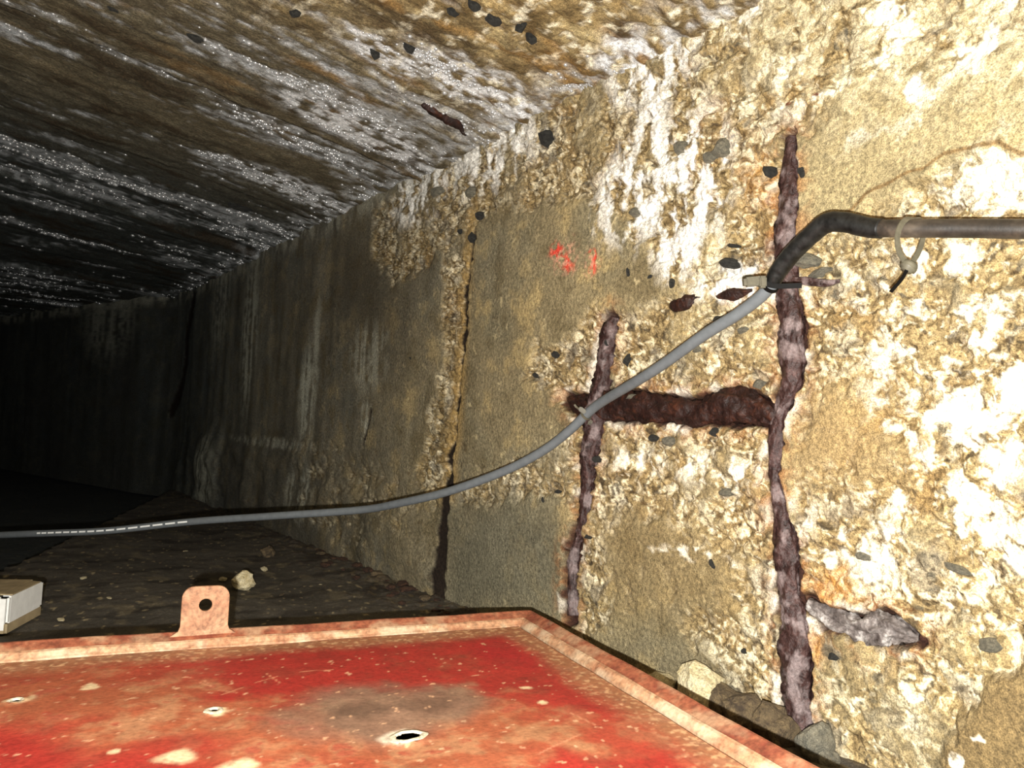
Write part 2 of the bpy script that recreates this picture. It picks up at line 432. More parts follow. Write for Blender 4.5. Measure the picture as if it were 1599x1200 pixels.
    og = np.maximum.reduce([blob(1290, 915, 40, 40), blob(1270, 1010, 25, 20), blob(1100, 225, 30, 60) * 0.7, blob(1180, 290, 40, 60) * 0.6, blob(1150, 460, 25, 14), 0.5 * blob(640, 40, 60, 60)])
    c = mixc(c, lin(178, 124, 58), np.clip(0.65 * og * sstep(-0.3, 0.3, pk), 0, 0.8))
    # cracks: black dirt, and the dark of a deep void painted in
    c = mixc(c, lin(30, 19, 13), np.clip(crk, 0, 0.97))
    c = mixc(c, lin(170, 140, 84), 0.7 * sstep(0.075, 0.02, seg_dist(A1, B1, wpts(CRACK1[:11])) ) * (1 - crk) * sstep(1.9, 1.98, S))
    # edge line of the loose layer
    c = mixc(c, lin(110, 82, 45), 0.75 * sstep(0.0045, 0.002, de))
    # red paint marks
    rp = np.maximum(blob(870, 392, 9, 14, 0.8), np.maximum(0.8 * blob(883, 408, 10, 14, 0.8), blob(925, 409, 8, 12, 0.8)))
    c = mixc(c, lin(226, 60, 46), np.clip(1.2 * rp * sstep(-0.25, 0.3, pk3 + pk2), 0, 0.9))
    c = mixc(c, lin(228, 168, 140), np.clip(0.7 * np.maximum(blob(880, 402, 20, 26), blob(922, 410, 12, 18)) * sstep(0.0, 0.3, fbm(S * 70, Z * 70, 121, 2)), 0, 0.8))
    for bx, by, brx, bry, bc_ in [(1430, 138, 16, 13, (246, 242, 230)), (1540, 62, 14, 26, (246, 240, 224)), (1275, 148, 4, 7, (110, 44, 20)), (1225, 158, 3, 5, (110, 44, 20)), (1535, 1150, 9, 5, (240, 232, 212)), (1504, 1192, 7, 6, (240, 232, 212)), (1570, 870, 14, 10, (248, 242, 226))]:
        c = mixc(c, lin(*bc_), 0.9 * blob(bx, by, brx, bry, 0.4))
    # smoky smears near the lug corner
    sm = np.maximum.reduce([blob(1300, 1022, 14, 14), 0.5 * blob(1120, 1070, 40, 30), 0.5 * blob(1130, 420, 20, 16)])
    c = mixc(c, lin(70, 66, 56), np.clip(0.9 * sm, 0, 0.8))

    wet = far * (0.35 + 0.4 * sstep(0, 0.5, run)) + 0.25 * wh
    X, Y = wall_x(s)
    nx = -np.cos(BEND * sstep(0, 0.9, s - SB)); ny = -np.sin(BEND * sstep(0, 0.9, s - SB))
    V = np.stack([X[None] + nx[None] * rel, Y[None] + ny[None] * rel, Z + 0 * rel], -1)
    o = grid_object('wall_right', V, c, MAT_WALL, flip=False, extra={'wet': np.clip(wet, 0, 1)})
    o['kind'] = 'structure'
    return o

def _blob(A, B, x, y, rx, ry, soft):
    cx, cz = W(x, y); ex, _ = W(x + rx, y); fx, _ = W(x - rx, y); _, ez = W(x, y - ry)
    a = abs(ex - fx) / 2; b = abs(ez - cz)
    d = np.sqrt(((A - cx) / a) ** 2 + ((B - cz) / b) ** 2)
    return sstep(1 + soft, 1 - soft, d)

wall = build_wall()

# ------------------------------------------------------------------ ceiling with board marks
BOARDS = [-1.0]
while BOARDS[-1] < 14: BOARDS.append(BOARDS[-1] + random.uniform(0.16, 0.36))
BOARDS = np.array(BOARDS); BO_H = RNG.uniform(-0.013, 0.013, len(BOARDS)); BO_C = RNG.uniform(0, 1, len(BOARDS))

def build_ceiling():
    NU, NV = 520, 740
    yb = 0.5 * np.exp(np.linspace(0, math.log(14 / 0.5), NV - 20)); y = np.concatenate([np.linspace(-1.2, 0.48, 20), yb])
    x = np.linspace(-1.0, 1.27, NU)
    X, Y = np.meshgrid(x, y)
    wv = 0.006 * fbm(X * 4, Y * 9, 201, 3)
    Yb = Y + wv + 0.05 * (X - 1.2)
    k = np.clip(np.searchsorted(BOARDS, Yb) - 1, 0, len(BOARDS) - 2)
    t = (Yb - BOARDS[k]) / (BOARDS[k + 1] - BOARDS[k])
    edge = sstep(0.0, 0.06, t)
    prev = np.maximum(k - 1, 0)
    bh = BO_H[prev] + (BO_H[k] - BO_H[prev]) * edge
    bc = BO_C[prev] + (BO_C[k] - BO_C[prev]) * edge
    seam = sstep(0.05, 0.0, np.minimum(t, 1 - t) * (BOARDS[k + 1] - BOARDS[k]) / 0.2)
    n1 = fbm(X * 5, Y * 7, 211, 4); n2 = fbm(X * 18, Y * 26, 213, 4); n3 = fbm(X * 60, Y * 80, 215, 3)
    st = fbm(X * 1.6, Yb * 6.0, 217, 5, 0.55); st2 = fbm(X * 6, Yb * 34, 219, 4, 0.6); st3 = fbm(X * 16, Yb * 80, 218, 3, 0.6)
    near = sstep(2.1, 1.2, Y + 0.35 * n1 - 0.25 * (X - 0.6))        # broken, ochre stretch close to the camera
    f1, f2, cid = worley(X * 22, Y * 22, 221)
    lum = sstep(0.7, 0.1, f1)
    rel = bh * (1 - 0.5 * near) + 0.008 * n1 + 0.003 * n2 + 0.0018 * n3 + 0.005 * st * (1 - near) + 0.0030 * st2 * (1 - near) + 0.0016 * st3 * (1 - near) + near * (0.003 * lum + 0.007 * n2)
    rel = rel - 0.004 * seam * (1 - near)
    Z = ZC + (CT - 0.15 * sstep(3.6, 7.2, Y)) * (DW - X) + rel
    # crumbled joint against the wall
    j = sstep(0.16, 0.0, DW - X)
    Z = Z + j * (0.016 * fbm(X * 9, Y * 12, 231, 3) - 0.006)
    base = np.empty(X.shape + (3,), np.float32); base[:] = lin(116, 105, 80)
    base = mixc(base, lin(88, 83, 68), bc * 0.8)
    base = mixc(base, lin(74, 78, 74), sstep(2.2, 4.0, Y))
    base = mixc(base, lin(150, 126, 80), near * (0.55 + 0.3 * sstep(-0.2, 0.4, n1)))
    n4 = fbm(X * 9, Y * 12, 247, 5, 0.62)
    base = mixc(base, lin(98, 80, 48), near * 0.8 * sstep(0.0, 0.45, n4)); base = mixc(base, lin(188, 170, 124), near * 0.7 * sstep(0.05, 0.5, -n4))
    base = base * (1 + 0.30 * n1 + 0.25 * n2 + 0.35 * st3)[..., None]
    base = mixc(base, lin(64, 50, 32), 0.7 * sstep(0.15, 0.5, -st - 0.3 * n2))
    # lime bloom in streaks across the tunnel
    lime = sstep(0.04, 0.46, 0.9 * st + 0.45 * st2 + 0.30 * n2 + 0.5 * (BO_C[k] - 0.55)) * (1 - 0.72 * near)
    lime = np.maximum(lime, 0.9 * j * sstep(-0.25, 0.25, n2 + 0.5 * n1))
    def cb(px, py, rx, ry):
        cx, cy = CE(px, py); d = np.sqrt(((X + 0.02 * n2 - cx) / rx) ** 2 + ((Y + 0.03 * n2 - cy) / ry) ** 2); return sstep(1.4, 0.6, d)
    strong = np.maximum.reduce([cb(760, 145, 0.22, 0.10), cb(600, 90, 0.12, 0.06), cb(560, 200, 0.25, 0.10), cb(470, 300, 0.25, 0.12), cb(1000, 100, 0.10, 0.10)])
    lime = np.clip(np.maximum(lime, 1.2 * strong * sstep(-0.35, 0.1, n2 + 0.5 * st2)), 0, 1)
    lime = lime * (0.45 + 0.55 * sstep(-0.35, 0.15, st3 + 0.5 * n2))
    c = mixc(base, lin(206, 210, 212), 0.90 * lime); c = mixc(c, lin(238, 240, 240), 0.9 * strong * sstep(0.35, 0.8, lime))
    c = mixc(c, lin(246, 238, 210), near * 0.85 * sstep(0.12, 0.42, fbm(X * 20, Y * 17, 241, 4, 0.62)))
    c = mixc(c, lin(90, 66, 36), near * 0.7 * sstep(0.05, 0.0, np.abs(fbm(X * 16, Y * 20, 249, 3))) * sstep(0, 0.4, n1))
    c = mixc(c, lin(62, 40, 20), 0.55 * near * sstep(0.25, 0.6, fbm(X * 24, Y * 24, 243, 3)))
    c = mixc(c, lin(164, 124, 66), 0.45 * sstep(0.22, 0.5, fbm(X * 3, Y * 12, 245, 3)) * (1 - lime) * sstep(3.0, 1.5, Y))
    c = mixc(c, lin(40, 34, 24), 0.7 * seam * (1 - near) * (1 - 0.6 * lime))
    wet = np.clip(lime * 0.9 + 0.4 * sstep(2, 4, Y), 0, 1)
    V = np.stack([X, Y, Z], -1)
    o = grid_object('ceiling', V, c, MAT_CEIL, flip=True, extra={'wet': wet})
    o['kind'] = 'structure'
    return o, (x, y, Z, lime)

ceiling, CEIL = build_ceiling()

# ------------------------------------------------------------------ floor: a slab, and a lower wet gutter to its left
E0, E1 = on_z(0, 890, ZF), on_z(112, 838, ZF)
def build_floor():
    NU, NV = 420, 620
    y = np.concatenate([np.linspace(-1.2, 0.7, 12), 0.75 * np.exp(np.linspace(0, math.log(13.0 / 0.75), NV - 12))])
    x = np.linspace(-1.0, 1.30, NU)
    X, Y = np.meshgrid(x, y)
    n1 = fbm(X * 3, Y * 3, 301, 4); n2 = fbm(X * 16, Y * 16, 303, 4); n3 = fbm(X * 60, Y * 60, 305, 3)
    ex, ey = E1[0] - E0[0], E1[1] - E0[1]; L = math.hypot(ex, ey)
    side = ((X - E0[0]) * ey - (Y - E0[1]) * ex) / L + 0.015 * n2      # positive on the slab
    slab = sstep(-0.012, 0.012, side)
    toe = sstep(0.34, 0.02, DW - X + 0.10 * n1) * sstep(7, 5, Y)
    Z = ZF + 0.006 * n1 + 0.003 * n2 + 0.002 * n3 + toe * (0.012 + 0.016 * np.abs(n2)) - 0.09 * (1 - slab)
    c = np.empty(X.shape + (3,), np.float32); c[:] = lin(82, 77, 68)
    c = c * (1 + 0.35 * n1 + 0.25 * n2)[..., None]
    c = mixc(c, lin(40, 34, 28), 0.7 * sstep(0.05, 0.45, fbm(X * 5, Y * 9, 307, 4)))
    c = mixc(c, lin(176, 160, 124), 0.8 * sstep(0.40, 0.56, fbm(X * 34, Y * 30, 309, 4, 0.6)))
    c = mixc(c, lin(120, 110, 88), 0.6 * sstep(0.2, 0.5, fbm(X * 12, Y * 8, 313, 4)))
    c = mixc(c, lin(46, 30, 20), 0.6 * toe * sstep(-0.1, 0.4, n2))
    c = mixc(c, lin(120, 104, 72), 0.6 * toe * sstep(0.2, 0.5, fbm(X * 34, Y * 34, 311, 3)))
    c = mixc(c, lin(52, 58, 58), (1 - slab) * 0.8)
    V = np.stack([X, Y, Z], -1)
    o = grid_object('floor', V, c, MAT_FLOOR)
    o['kind'] = 'structure'
    return o
floor = build_floor()

def floor_z(): return ZF

# left wall and far end, outside or deep in the dark
def plain_wall(name, pts, z0, z1, seed):
    P_ = []
    zs = np.linspace(z0, z1, 40)
    path = []
    for i in range(len(pts) - 1):
        for t in np.linspace(0, 1, 60, endpoint=(i == len(pts) - 2)): path.append(np.array(pts[i]) * (1 - t) + np.array(pts[i + 1]) * t)
    path = np.array(path); d = np.cumsum(np.r_[0, np.hypot(*np.diff(path, axis=0).T)])
    D_, Z_ = np.meshgrid(d, zs)
    n = fbm(D_ * 3, Z_ * 3, seed, 4); st = fbm(D_ * 10, Z_ * 1.2, seed + 9, 3)
    X = path[None, :, 0] + 0.012 * n; Y = path[None, :, 1] + 0 * n
    c = np.empty(X.shape + (3,), np.float32); c[:] = lin(104, 98, 80); c = c * (1 + 0.3 * n + 0.3 * st)[..., None]
    o = grid_object(name, np.stack([X, Y, Z_], -1), c, MAT_WALL, extra={'wet': 0.3 + 0 * n}); o['kind'] = 'structure'
    return o
plain_wall('wall_left', [(-0.98, -1.2), (-0.98, 5.4), (-3.2, 13.0)], -0.66, 1.10, 401)

# ------------------------------------------------------------------ shared small materials
def rust_material(name, dark, mid, bright, scale=30, rough=0.75, pale=None, bump=0.8):
    t = NT(name); co = t.coord()
    n1 = t.noise(scale, 6, 0.65, co); n2 = t.noise(scale * 4.3, 4, 0.6, co); n3 = t.noise(scale * 0.6, 3, 0.5, co)
    c = t.ramp(n1, [(0.30, dark), (0.52, mid), (0.74, bright)])
    c = t.mix(1.0, c, t.ramp(n2, [(0.3, 0.6), (0.5, 1.0), (0.7, 1.35)]), 'MULTIPLY')
    if pale is not None:
        c = t.mix(t.ramp(n3, [(0.50, 0.0), (0.62, 1.0)]), c, t.mix(n2, c, pale))
    t.l(c, t.b.inputs['Base Color'])
    t.b.inputs['Roughness'].default_value = rough
    t.b.inputs['Specular IOR Level'].default_value = 0.4
    t.l(t.bump(t.math('ADD', n1, t.math('MULTIPLY', n2, 0.4)), bump, 0.006), t.b.inputs['Normal'])
    return t.m

MAT_BAR = rust_material('flaking_bar_rust', lin(30, 17, 15), lin(60, 40, 37), lin(100, 76, 72), 46, 0.45, pale=lin(158, 142, 140))
MAT_BAR_DARK = rust_material('deep_bar_rust', lin(24, 11, 8), lin(42, 21, 15), lin(80, 42, 24), 40, 0.55)
MAT_BAR_LIME = rust_material('limed_bar_rust', lin(40, 30, 27), lin(112, 104, 100), lin(214, 210, 204), 34, 0.6)

def stone_material(name, a, b, scale=2.2):
    t = NT(name); co = t.coord()
    n1 = t.noise(scale, 5, 0.6, co); n2 = t.noise(scale * 5, 5, 0.65, co)
    c = t.mix(t.ramp(n1, [(0.35, 0.0), (0.65, 1.0)]), a, b)
    c = t.mix(1.0, c, t.ramp(n2, [(0.3, 0.5), (0.5, 0.95), (0.7, 1.35)]), 'MULTIPLY')
    t.l(c, t.b.inputs['Base Color']); t.b.inputs['Roughness'].default_value = 0.85
    t.l(t.bump(n2, 0.8, 0.01), t.b.inputs['Normal'])
    return t.m
MAT_STONE = stone_material('pale_limestone_rubble', lin(206, 188, 140), lin(238, 226, 188))
MAT_STONE_DK = stone_material('dirty_rubble', lin(70, 58, 44), lin(124, 106, 76))
MAT_FLAKE = stone_material('rust_flake', lin(40, 24, 16), lin(92, 62, 40))
MAT_FLINT = stone_material('dark_flint', lin(26, 26, 24), lin(60, 60, 55))
MAT_GREYST = stone_material('grey_aggregate', lin(100, 98, 86), lin(146, 140, 120))

# ------------------------------------------------------------------ rusted reinforcing bars
def catmull(pts, n):
    pts = np.asarray(pts, float); out = []
    P_ = np.vstack([2 * pts[0] - pts[1], pts, 2 * pts[-1] - pts[-2]])
    for i in range(1, len(P_) - 2):
        p0, p1, p2, p3 = P_[i - 1:i + 3]
        for t in np.linspace(0, 1, n, endpoint=False):
            out.append(0.5 * ((2 * p1) + (-p0 + p2) * t + (2 * p0 - 5 * p1 + 4 * p2 - p3) * t * t + (-p0 + 3 * p1 - 3 * p2 + p3) * t ** 3))
    out.append(pts[-1]); return np.array(out)

def tube(name, path, rad, mat, sides=14, parent=None, rough=0.0, seed=0, freq=60, caps=True, squash=1.0, up=None):
    path = np.asarray(path, float); n = len(path); rad = np.broadcast_to(np.asarray(rad, float), (n,)).copy()
    T = np.gradient(path, axis=0); T /= np.linalg.norm(T, axis=1)[:, None]
    ref = np.array([1.0, 0.0, 0.0]) if up is None else np.asarray(up, float)
    vs = []
    a = np.linspace(0, 2 * np.pi, sides, endpoint=False)
    Np = None
    for i in range(n):
        N = ref - T[i] * np.dot(ref, T[i])
        if np.linalg.norm(N) < 0.15 and Np is not None: N = Np - T[i] * np.dot(Np, T[i])
        N /= np.linalg.norm(N); Np = N; B_ = np.cross(T[i], N)
        vs.append(path[i] + rad[i] * (np.cos(a)[:, None] * N * squash + np.sin(a)[:, None] * B_))
    V = np.array(vs)
    if rough:
        L = np.cumsum(np.r_[0, np.linalg.norm(np.diff(path, axis=0), axis=1)])
        LL, AA = np.meshgrid(L, a, indexing='ij')
        k = 1 + rough * fbm(LL * freq * 0.45 + np.sin(AA) * 2, np.cos(AA) * 2.6 + 3, seed, 4) + rough * 0.8 * fbm(LL * freq * 0.5 - np.cos(AA) * 2, np.sin(AA) * 3.4 + 7, seed + 5, 4)
        k = k + rough * 0.5 * np.sign(np.sin(AA * 3 + 5 * fbm(LL * 12, 0 * LL + seed, seed + 9, 2))) * 0.3
        V = path[:, None] + (V - path[:, None]) * k[..., None]
    verts = V.reshape(-1, 3).tolist(); faces = []
    for i in range(n - 1):
        for j in range(sides):
            j2 = (j + 1) % sides
            faces.append((i * sides + j, i * sides + j2, (i + 1) * sides + j2, (i + 1) * sides + j))
    if caps:
        faces.append(tuple(range(sides))[::-1]); faces.append(tuple((n - 1) * sides + j for j in range(sides)))
    return link_mesh(name, verts, faces, mat, parent)

def bar(name, pts, wid, mat, depth, label, seed, rough=0.36, sub=22):
    w = wwid(pts, wid)
    c = catmull([(*on_wall(*p), r) for p, r in zip(pts, w)], sub)
    path = c[:, :3].copy(); path[:, 0] = DW + depth
    o = tube(name, path, np.maximum(c[:, 3], 0.003), mat, 28, rough=rough, seed=seed, freq=55, squash=0.75)
    return tag(o, label, 'rebar', 'rusted reinforcing bars in the right wall')

bar('reinforcing_bar', BAR1, BAR1_W, MAT_BAR, 0.016, 'longest upright rusted reinforcing bar, running down the bright right wall to the rubble', 11)
bar('reinforcing_bar', BAR2, BAR2_W, MAT_BAR, 0.018, 'shorter upright rusted reinforcing bar left of the longest one, its foot behind the red cabinet', 23, rough=0.4)
bar('reinforcing_bar', BAR3, BAR3_W, MAT_BAR_DARK, 0.026, 'thick dark brown horizontal rusted bar joining the two upright bars', 35, rough=0.45)
bar('reinforcing_bar', BAR4, BAR4_W, MAT_BAR_LIME, 0.020, 'grey lime-crusted horizontal bar stub right of the longest bar, near the bottom', 47, rough=0.7)
bar('reinforcing_bar', [(1042, 480), (1050, 477), (1068, 473), (1082, 466), (1096, 463)], [4, 20, 26, 14, 4], MAT_BAR_DARK, 0.008, 'dark red bar stub in a small hole left of the black cable sleeve', 53)
bar('reinforcing_bar', [(1114, 463), (1124, 462), (1140, 459), (1156, 456), (1170, 452)], [4, 14, 20, 12, 4], MAT_BAR_DARK, 0.008, 'small orange-brown bar stub just left of the upper cable tie', 59)
bar('reinforcing_bar', [(1236, 436), (1268, 440), (1290, 441), (1308, 438)], [12, 12, 10, 4], MAT_BAR, 0.006, 'thin bar stub poking right from behind the black cable sleeve', 61)
p0 = [CE(660, 160), CE(685, 175), CE(712, 190), CE(728, 208)]
pp = catmull([(x, y, ZC + CT * (DW - x) - 0.004) for x, y in p0], 8)
o = tube('reinforcing_bar', pp, np.interp(np.arange(len(pp)), [0, 6, 14, len(pp) - 1], [0.008, 0.014, 0.016, 0.006]), MAT_BAR_DARK, 12, rough=0.5, seed=67, up=(0, 0, 1))
tag(o, 'dark red bar stub showing in the ceiling between white lime streaks', 'rebar', 'rusted reinforcing bars in the right wall')
del o['group']

# ------------------------------------------------------------------ pebbles standing in the broken concrete (pieces of the wall and the ceiling)
def rock_mesh(name, seed, mat, sub=2, flat=0.6):
    bm = bmesh.new(); bmesh.ops.create_icosphere(bm, subdivisions=sub, radius=1.0)
    r = random.Random(seed)
    planes = [(Vector((r.gauss(0, 1), r.gauss(0, 1), r.gauss(0, 1))).normalized(), r.uniform(0.55, 0.9)) for _ in range(9)]
    for v in bm.verts:
        for n, d in planes:
            k = v.co.dot(n)
            if k > d: v.co -= n * (k - d) * 0.9
        nz = math.sin(v.co.x * 5.1 + seed) * math.sin(v.co.y * 6.3 - seed) * math.sin(v.co.z * 5.7 + 2 * seed)
        v.co *= 1 + r.uniform(-0.06, 0.06) + 0.10 * nz
        v.co.z *= flat
    me = bpy.data.meshes.new(name); bm.to_mesh(me); bm.free(); me.materials.append(mat)
    return me
FLINTS = [rock_mesh('pebble', 500 + k, MAT_FLINT, 2, 1.0) for k in range(4)]
GREYS = [rock_mesh('pebble', 520 + k, MAT_GREYST, 2, 1.0) for k in range(4)]
def wall_pebble(px, py, w, h, ang=0.0, me=None, into=0.35):
    p = on_wall(px, py); dep = float(np.dot(p, CF)); sc = dep / FPX
    incl = 1.0 / max(0.25, abs(ray(px, py)[0]) / np.linalg.norm(ray(px, py)))
    o = bpy.data.objects.new('pebble', me or random.choice(FLINTS))
    COL.objects.link(o); o.parent = wall
    o.location = (DW + 0.014, p[1], p[2])
    a = w * sc * 0.42 * incl ** 0.5; b = h * sc * 0.42
    o.scale = (min(a, b) * 0.8 + 0.016, a, b)
    o.rotation_euler = (math.radians(ang), 0, 0)
    return o
for q in [(980, 425, 12, 36, -25), (1014, 432, 18, 14, 0), (1048, 442, 18, 30, -20), (1134, 411, 40, 22, 15), (1140, 383, 22, 8, 10), (866, 553, 14, 18, -15), (835, 585, 10, 16, -25), (1118, 500, 26, 18, 25),
          (928, 718, 14, 14, 0), (869, 768, 9, 9, 0), (848, 780, 8, 22, -30), (915, 838, 16, 14, 0), (1112, 882, 14, 26, -30), (1298, 1026, 26, 20, 0), (1160, 1018, 14, 12, 0), (746, 336, 14, 18, -20), (736, 370, 12, 24, 10),
          (718, 362, 14, 12, 0), (975, 562, 8, 26, 10), (850, 215, 26, 34, 0), (1198, 266, 22, 34, -25), (946, 536, 8, 16, 0), (1017, 684, 16, 16, 0), (1251, 270, 20, 34, 0), (1110, 675, 14, 18, 0), (820, 660, 8, 10, 0), (640, 560, 6, 8, 0)]:
    wall_pebble(*q)
for q in [(1165, 435, 24, 18, 0), (1158, 515, 26, 16, -20), (1250, 405, 60, 30, 15), (1275, 425, 50, 18, -10), (1122, 230, 34, 40, 20), (1105, 245, 26, 26, 0), (1040, 690, 26, 20, 0), (1130, 770, 24, 18, 0), (920, 660, 24, 20, 0),
          (1060, 230, 26, 30, 0), (990, 330, 24, 20, 0), (680, 300, 26, 24, 0), (735, 300, 22, 26, 0), (1345, 870, 34, 20, 0), (1490, 890, 50, 16, 15), (1540, 1010, 40, 30, 0), (1180, 600, 20, 22, 0), (980, 620, 20, 12, 0), (1085, 545, 22, 18, 0)]:
    wall_pebble(*q, me=random.choice(GREYS))

def ceil_pebble(px, py, a, b, ang, me):
    x, y = CE(px, py)
    o = bpy.data.objects.new('pebble', me); COL.objects.link(o); o.parent = ceiling
    o.location = (x, y, ZC + CT * (DW - x) + 0.006); o.scale = (a, b, 0.02); o.rotation_euler = (0, 0, math.radians(ang))
for q in [(770, 30, 0.032, 0.018, 20), (740, 8, 0.022, 0.014, 0), (708, 18, 0.018, 0.012, 0), (310, 60, 0.040, 0.020, 10), (375, 325, 0.07, 0.03, -10), (815, 40, 0.014, 0.024, 0), (130, 10, 0.025, 0.02, 0), (180, 12, 0.02, 0.012, 0), (830, 60, 0.02, 0.014, 0),
          (460, 20, 0.016, 0.016, 0), (640, 75, 0.02, 0.012, 0), (140, 370, 0.05, 0.05, 0), (585, 85, 0.018, 0.01, 0)]:
    ceil_pebble(*q, random.choice(FLINTS))

# ------------------------------------------------------------------ hanging drops that glint on the wet ceiling
def build_drops():
    t = NT('water_drop'); t.b.inputs['Base Color'].default_value = (0.45, 0.46, 0.46, 1)
    t.b.inputs['Roughness'].default_value = 0.20; t.b.inputs['IOR'].default_value = 2.3; t.b.inputs['Specular IOR Level'].default_value = 1.0; t.b.inputs['Metallic'].default_value = 0.0
    t.b.inputs['Coat Weight'].default_value = 1.0; t.b.inputs['Coat Roughness'].default_value = 0.14
    x, y, Z, lime = CEIL
    bm = bmesh.new(); bmesh.ops.create_icosphere(bm, subdivisions=1, radius=1.0)
    bv = np.array([v.co[:] for v in bm.verts]); bf = np.array([[v.index for v in f.verts] for f in bm.faces]); bm.free()
    pts = []
    tries = 0
    while len(pts) < 3800 and tries < 400000:
        tries += 1
        i = int(RNG.integers(60, len(y) - 120)); j = int(RNG.integers(len(x) // 3, len(x) - 10))
        if not (1.3 < y[i] < 8.5): continue
        cl = 0.5 + 0.5 * math.sin(y[i] * 23 + 1.5 * math.sin(x[j] * 3)) * math.sin(y[i] * 7.7 + x[j] * 2)
        if RNG.random() < lime[i, j] ** 1.5 * cl ** 3 * (0.35 + 0.65 * min(1, y[i] / 3.0)):
            pts.append((x[j] + RNG.uniform(-.002, .002), y[i], Z[i, j] - 0.0005, (0.0016 + 0.0046 * RNG.random() ** 2) * (0.7 + 0.32 * y[i])))
    pts = np.array(pts)
    V = (bv[None] * pts[:, None, 3:4] * np.array([1, 1, 0.8]) + pts[:, None, :3]).reshape(-1, 3)
    Fc = (bf[None] + (np.arange(len(pts)) * len(bv))[:, None, None]).reshape(-1, 3)
    o = link_mesh('water_drops', V.tolist(), Fc.tolist(), t.m)
    tag(o, 'glinting water drops hanging all over the wet limed ceiling', 'water drops', kind='stuff')
build_drops()

# ------------------------------------------------------------------ the red cabinet lying on its back
HB = -0.40                                           # height of the rim
BC = on_z(829, 953, HB)                              # far right corner
BA = on_z(1252, 1200, HB); BB = on_z(0, 1003, HB)
ex = (BB - BC); ex /= np.linalg.norm(ex)             # along the far edge, to the left
ey = (BA - BC); ey = ey - ex * np.dot(ey, ex); ey /= np.linalg.norm(ey)    # towards the photographer
LX, LY = 1.22, 0.93
box = empty('steel_cabinet', (BC[0], BC[1], ZF + 0.012))
box.rotation_euler = (0, 0, math.atan2(ex[1], ex[0]))
tag(box, 'red painted steel cabinet with rusty rim, lying on its back on the floor', 'cabinet')
TOP = HB - (ZF + 0.012)
# local frame: x along the far edge to the left, y: rotation of +90 deg -> check the hand
lx = np.array([ex[0], ex[1]]); ly = np.array([-ex[1], ex[0]])
SGN = 1.0 if np.dot(ly, ey[:2]) > 0 else -1.0        # +y or -y runs towards the photographer
def L(u, v, z): return (u, SGN * v, z)
def to_local(px, py, z):
    p = on_z(px, py, z) - BC
    return float(np.dot(p, ex)), float(np.dot(p, ey))

def cabinet_material():
    t = NT('rusted_red_paint')
    a = t.n('ShaderNodeAttribute', attribute_name='pigment').outputs['Color']
    co = t.coord()
    n1 = t.noise(30, 6, 0.65, co); n2 = t.noise(140, 4, 0.6, co)
    c = t.mix(1.0, a, t.ramp(n2, [(0.3, 0.78), (0.5, 1.0), (0.7, 1.18)]), 'MULTIPLY')
    c = t.mix(1.0, c, t.ramp(n1, [(0.3, 0.82), (0.5, 1.0), (0.7, 1.12)]), 'MULTIPLY')
    t.l(c, t.b.inputs['Base Color']); t.b.inputs['Roughness'].default_value = 0.62; t.b.inputs['Specular IOR Level'].default_value = 0.35
    t.l(t.bump(t.math('ADD', n1, t.math('MULTIPLY', n2, 0.5)), 0.25, 0.004), t.b.inputs['Normal'])
    return t.m
MAT_RED = cabinet_material()
MAT_RIM = rust_material('rusty_rim_steel', lin(112, 52, 38), lin(148, 86, 60), lin(170, 122, 90), 24, 0.7, pale=lin(188, 158, 124), bump=0.3)
MAT_BEAD = rust_material('pale_bead_steel', lin(150, 98, 70), lin(180, 138, 104), lin(204, 178, 145), 26, 0.65, pale=lin(216, 198, 168), bump=0.3)
MAT_LUG = rust_material('rusty_lug_steel', lin(138, 92, 66), lin(160, 120, 90), lin(178, 142, 110), 30, 0.7, bump=0.3)
MAT_BARE = rust_material('bare_bright_steel', lin(170, 158, 132), lin(214, 204, 180), lin(240, 234, 216), 60, 0.5, bump=0.3)

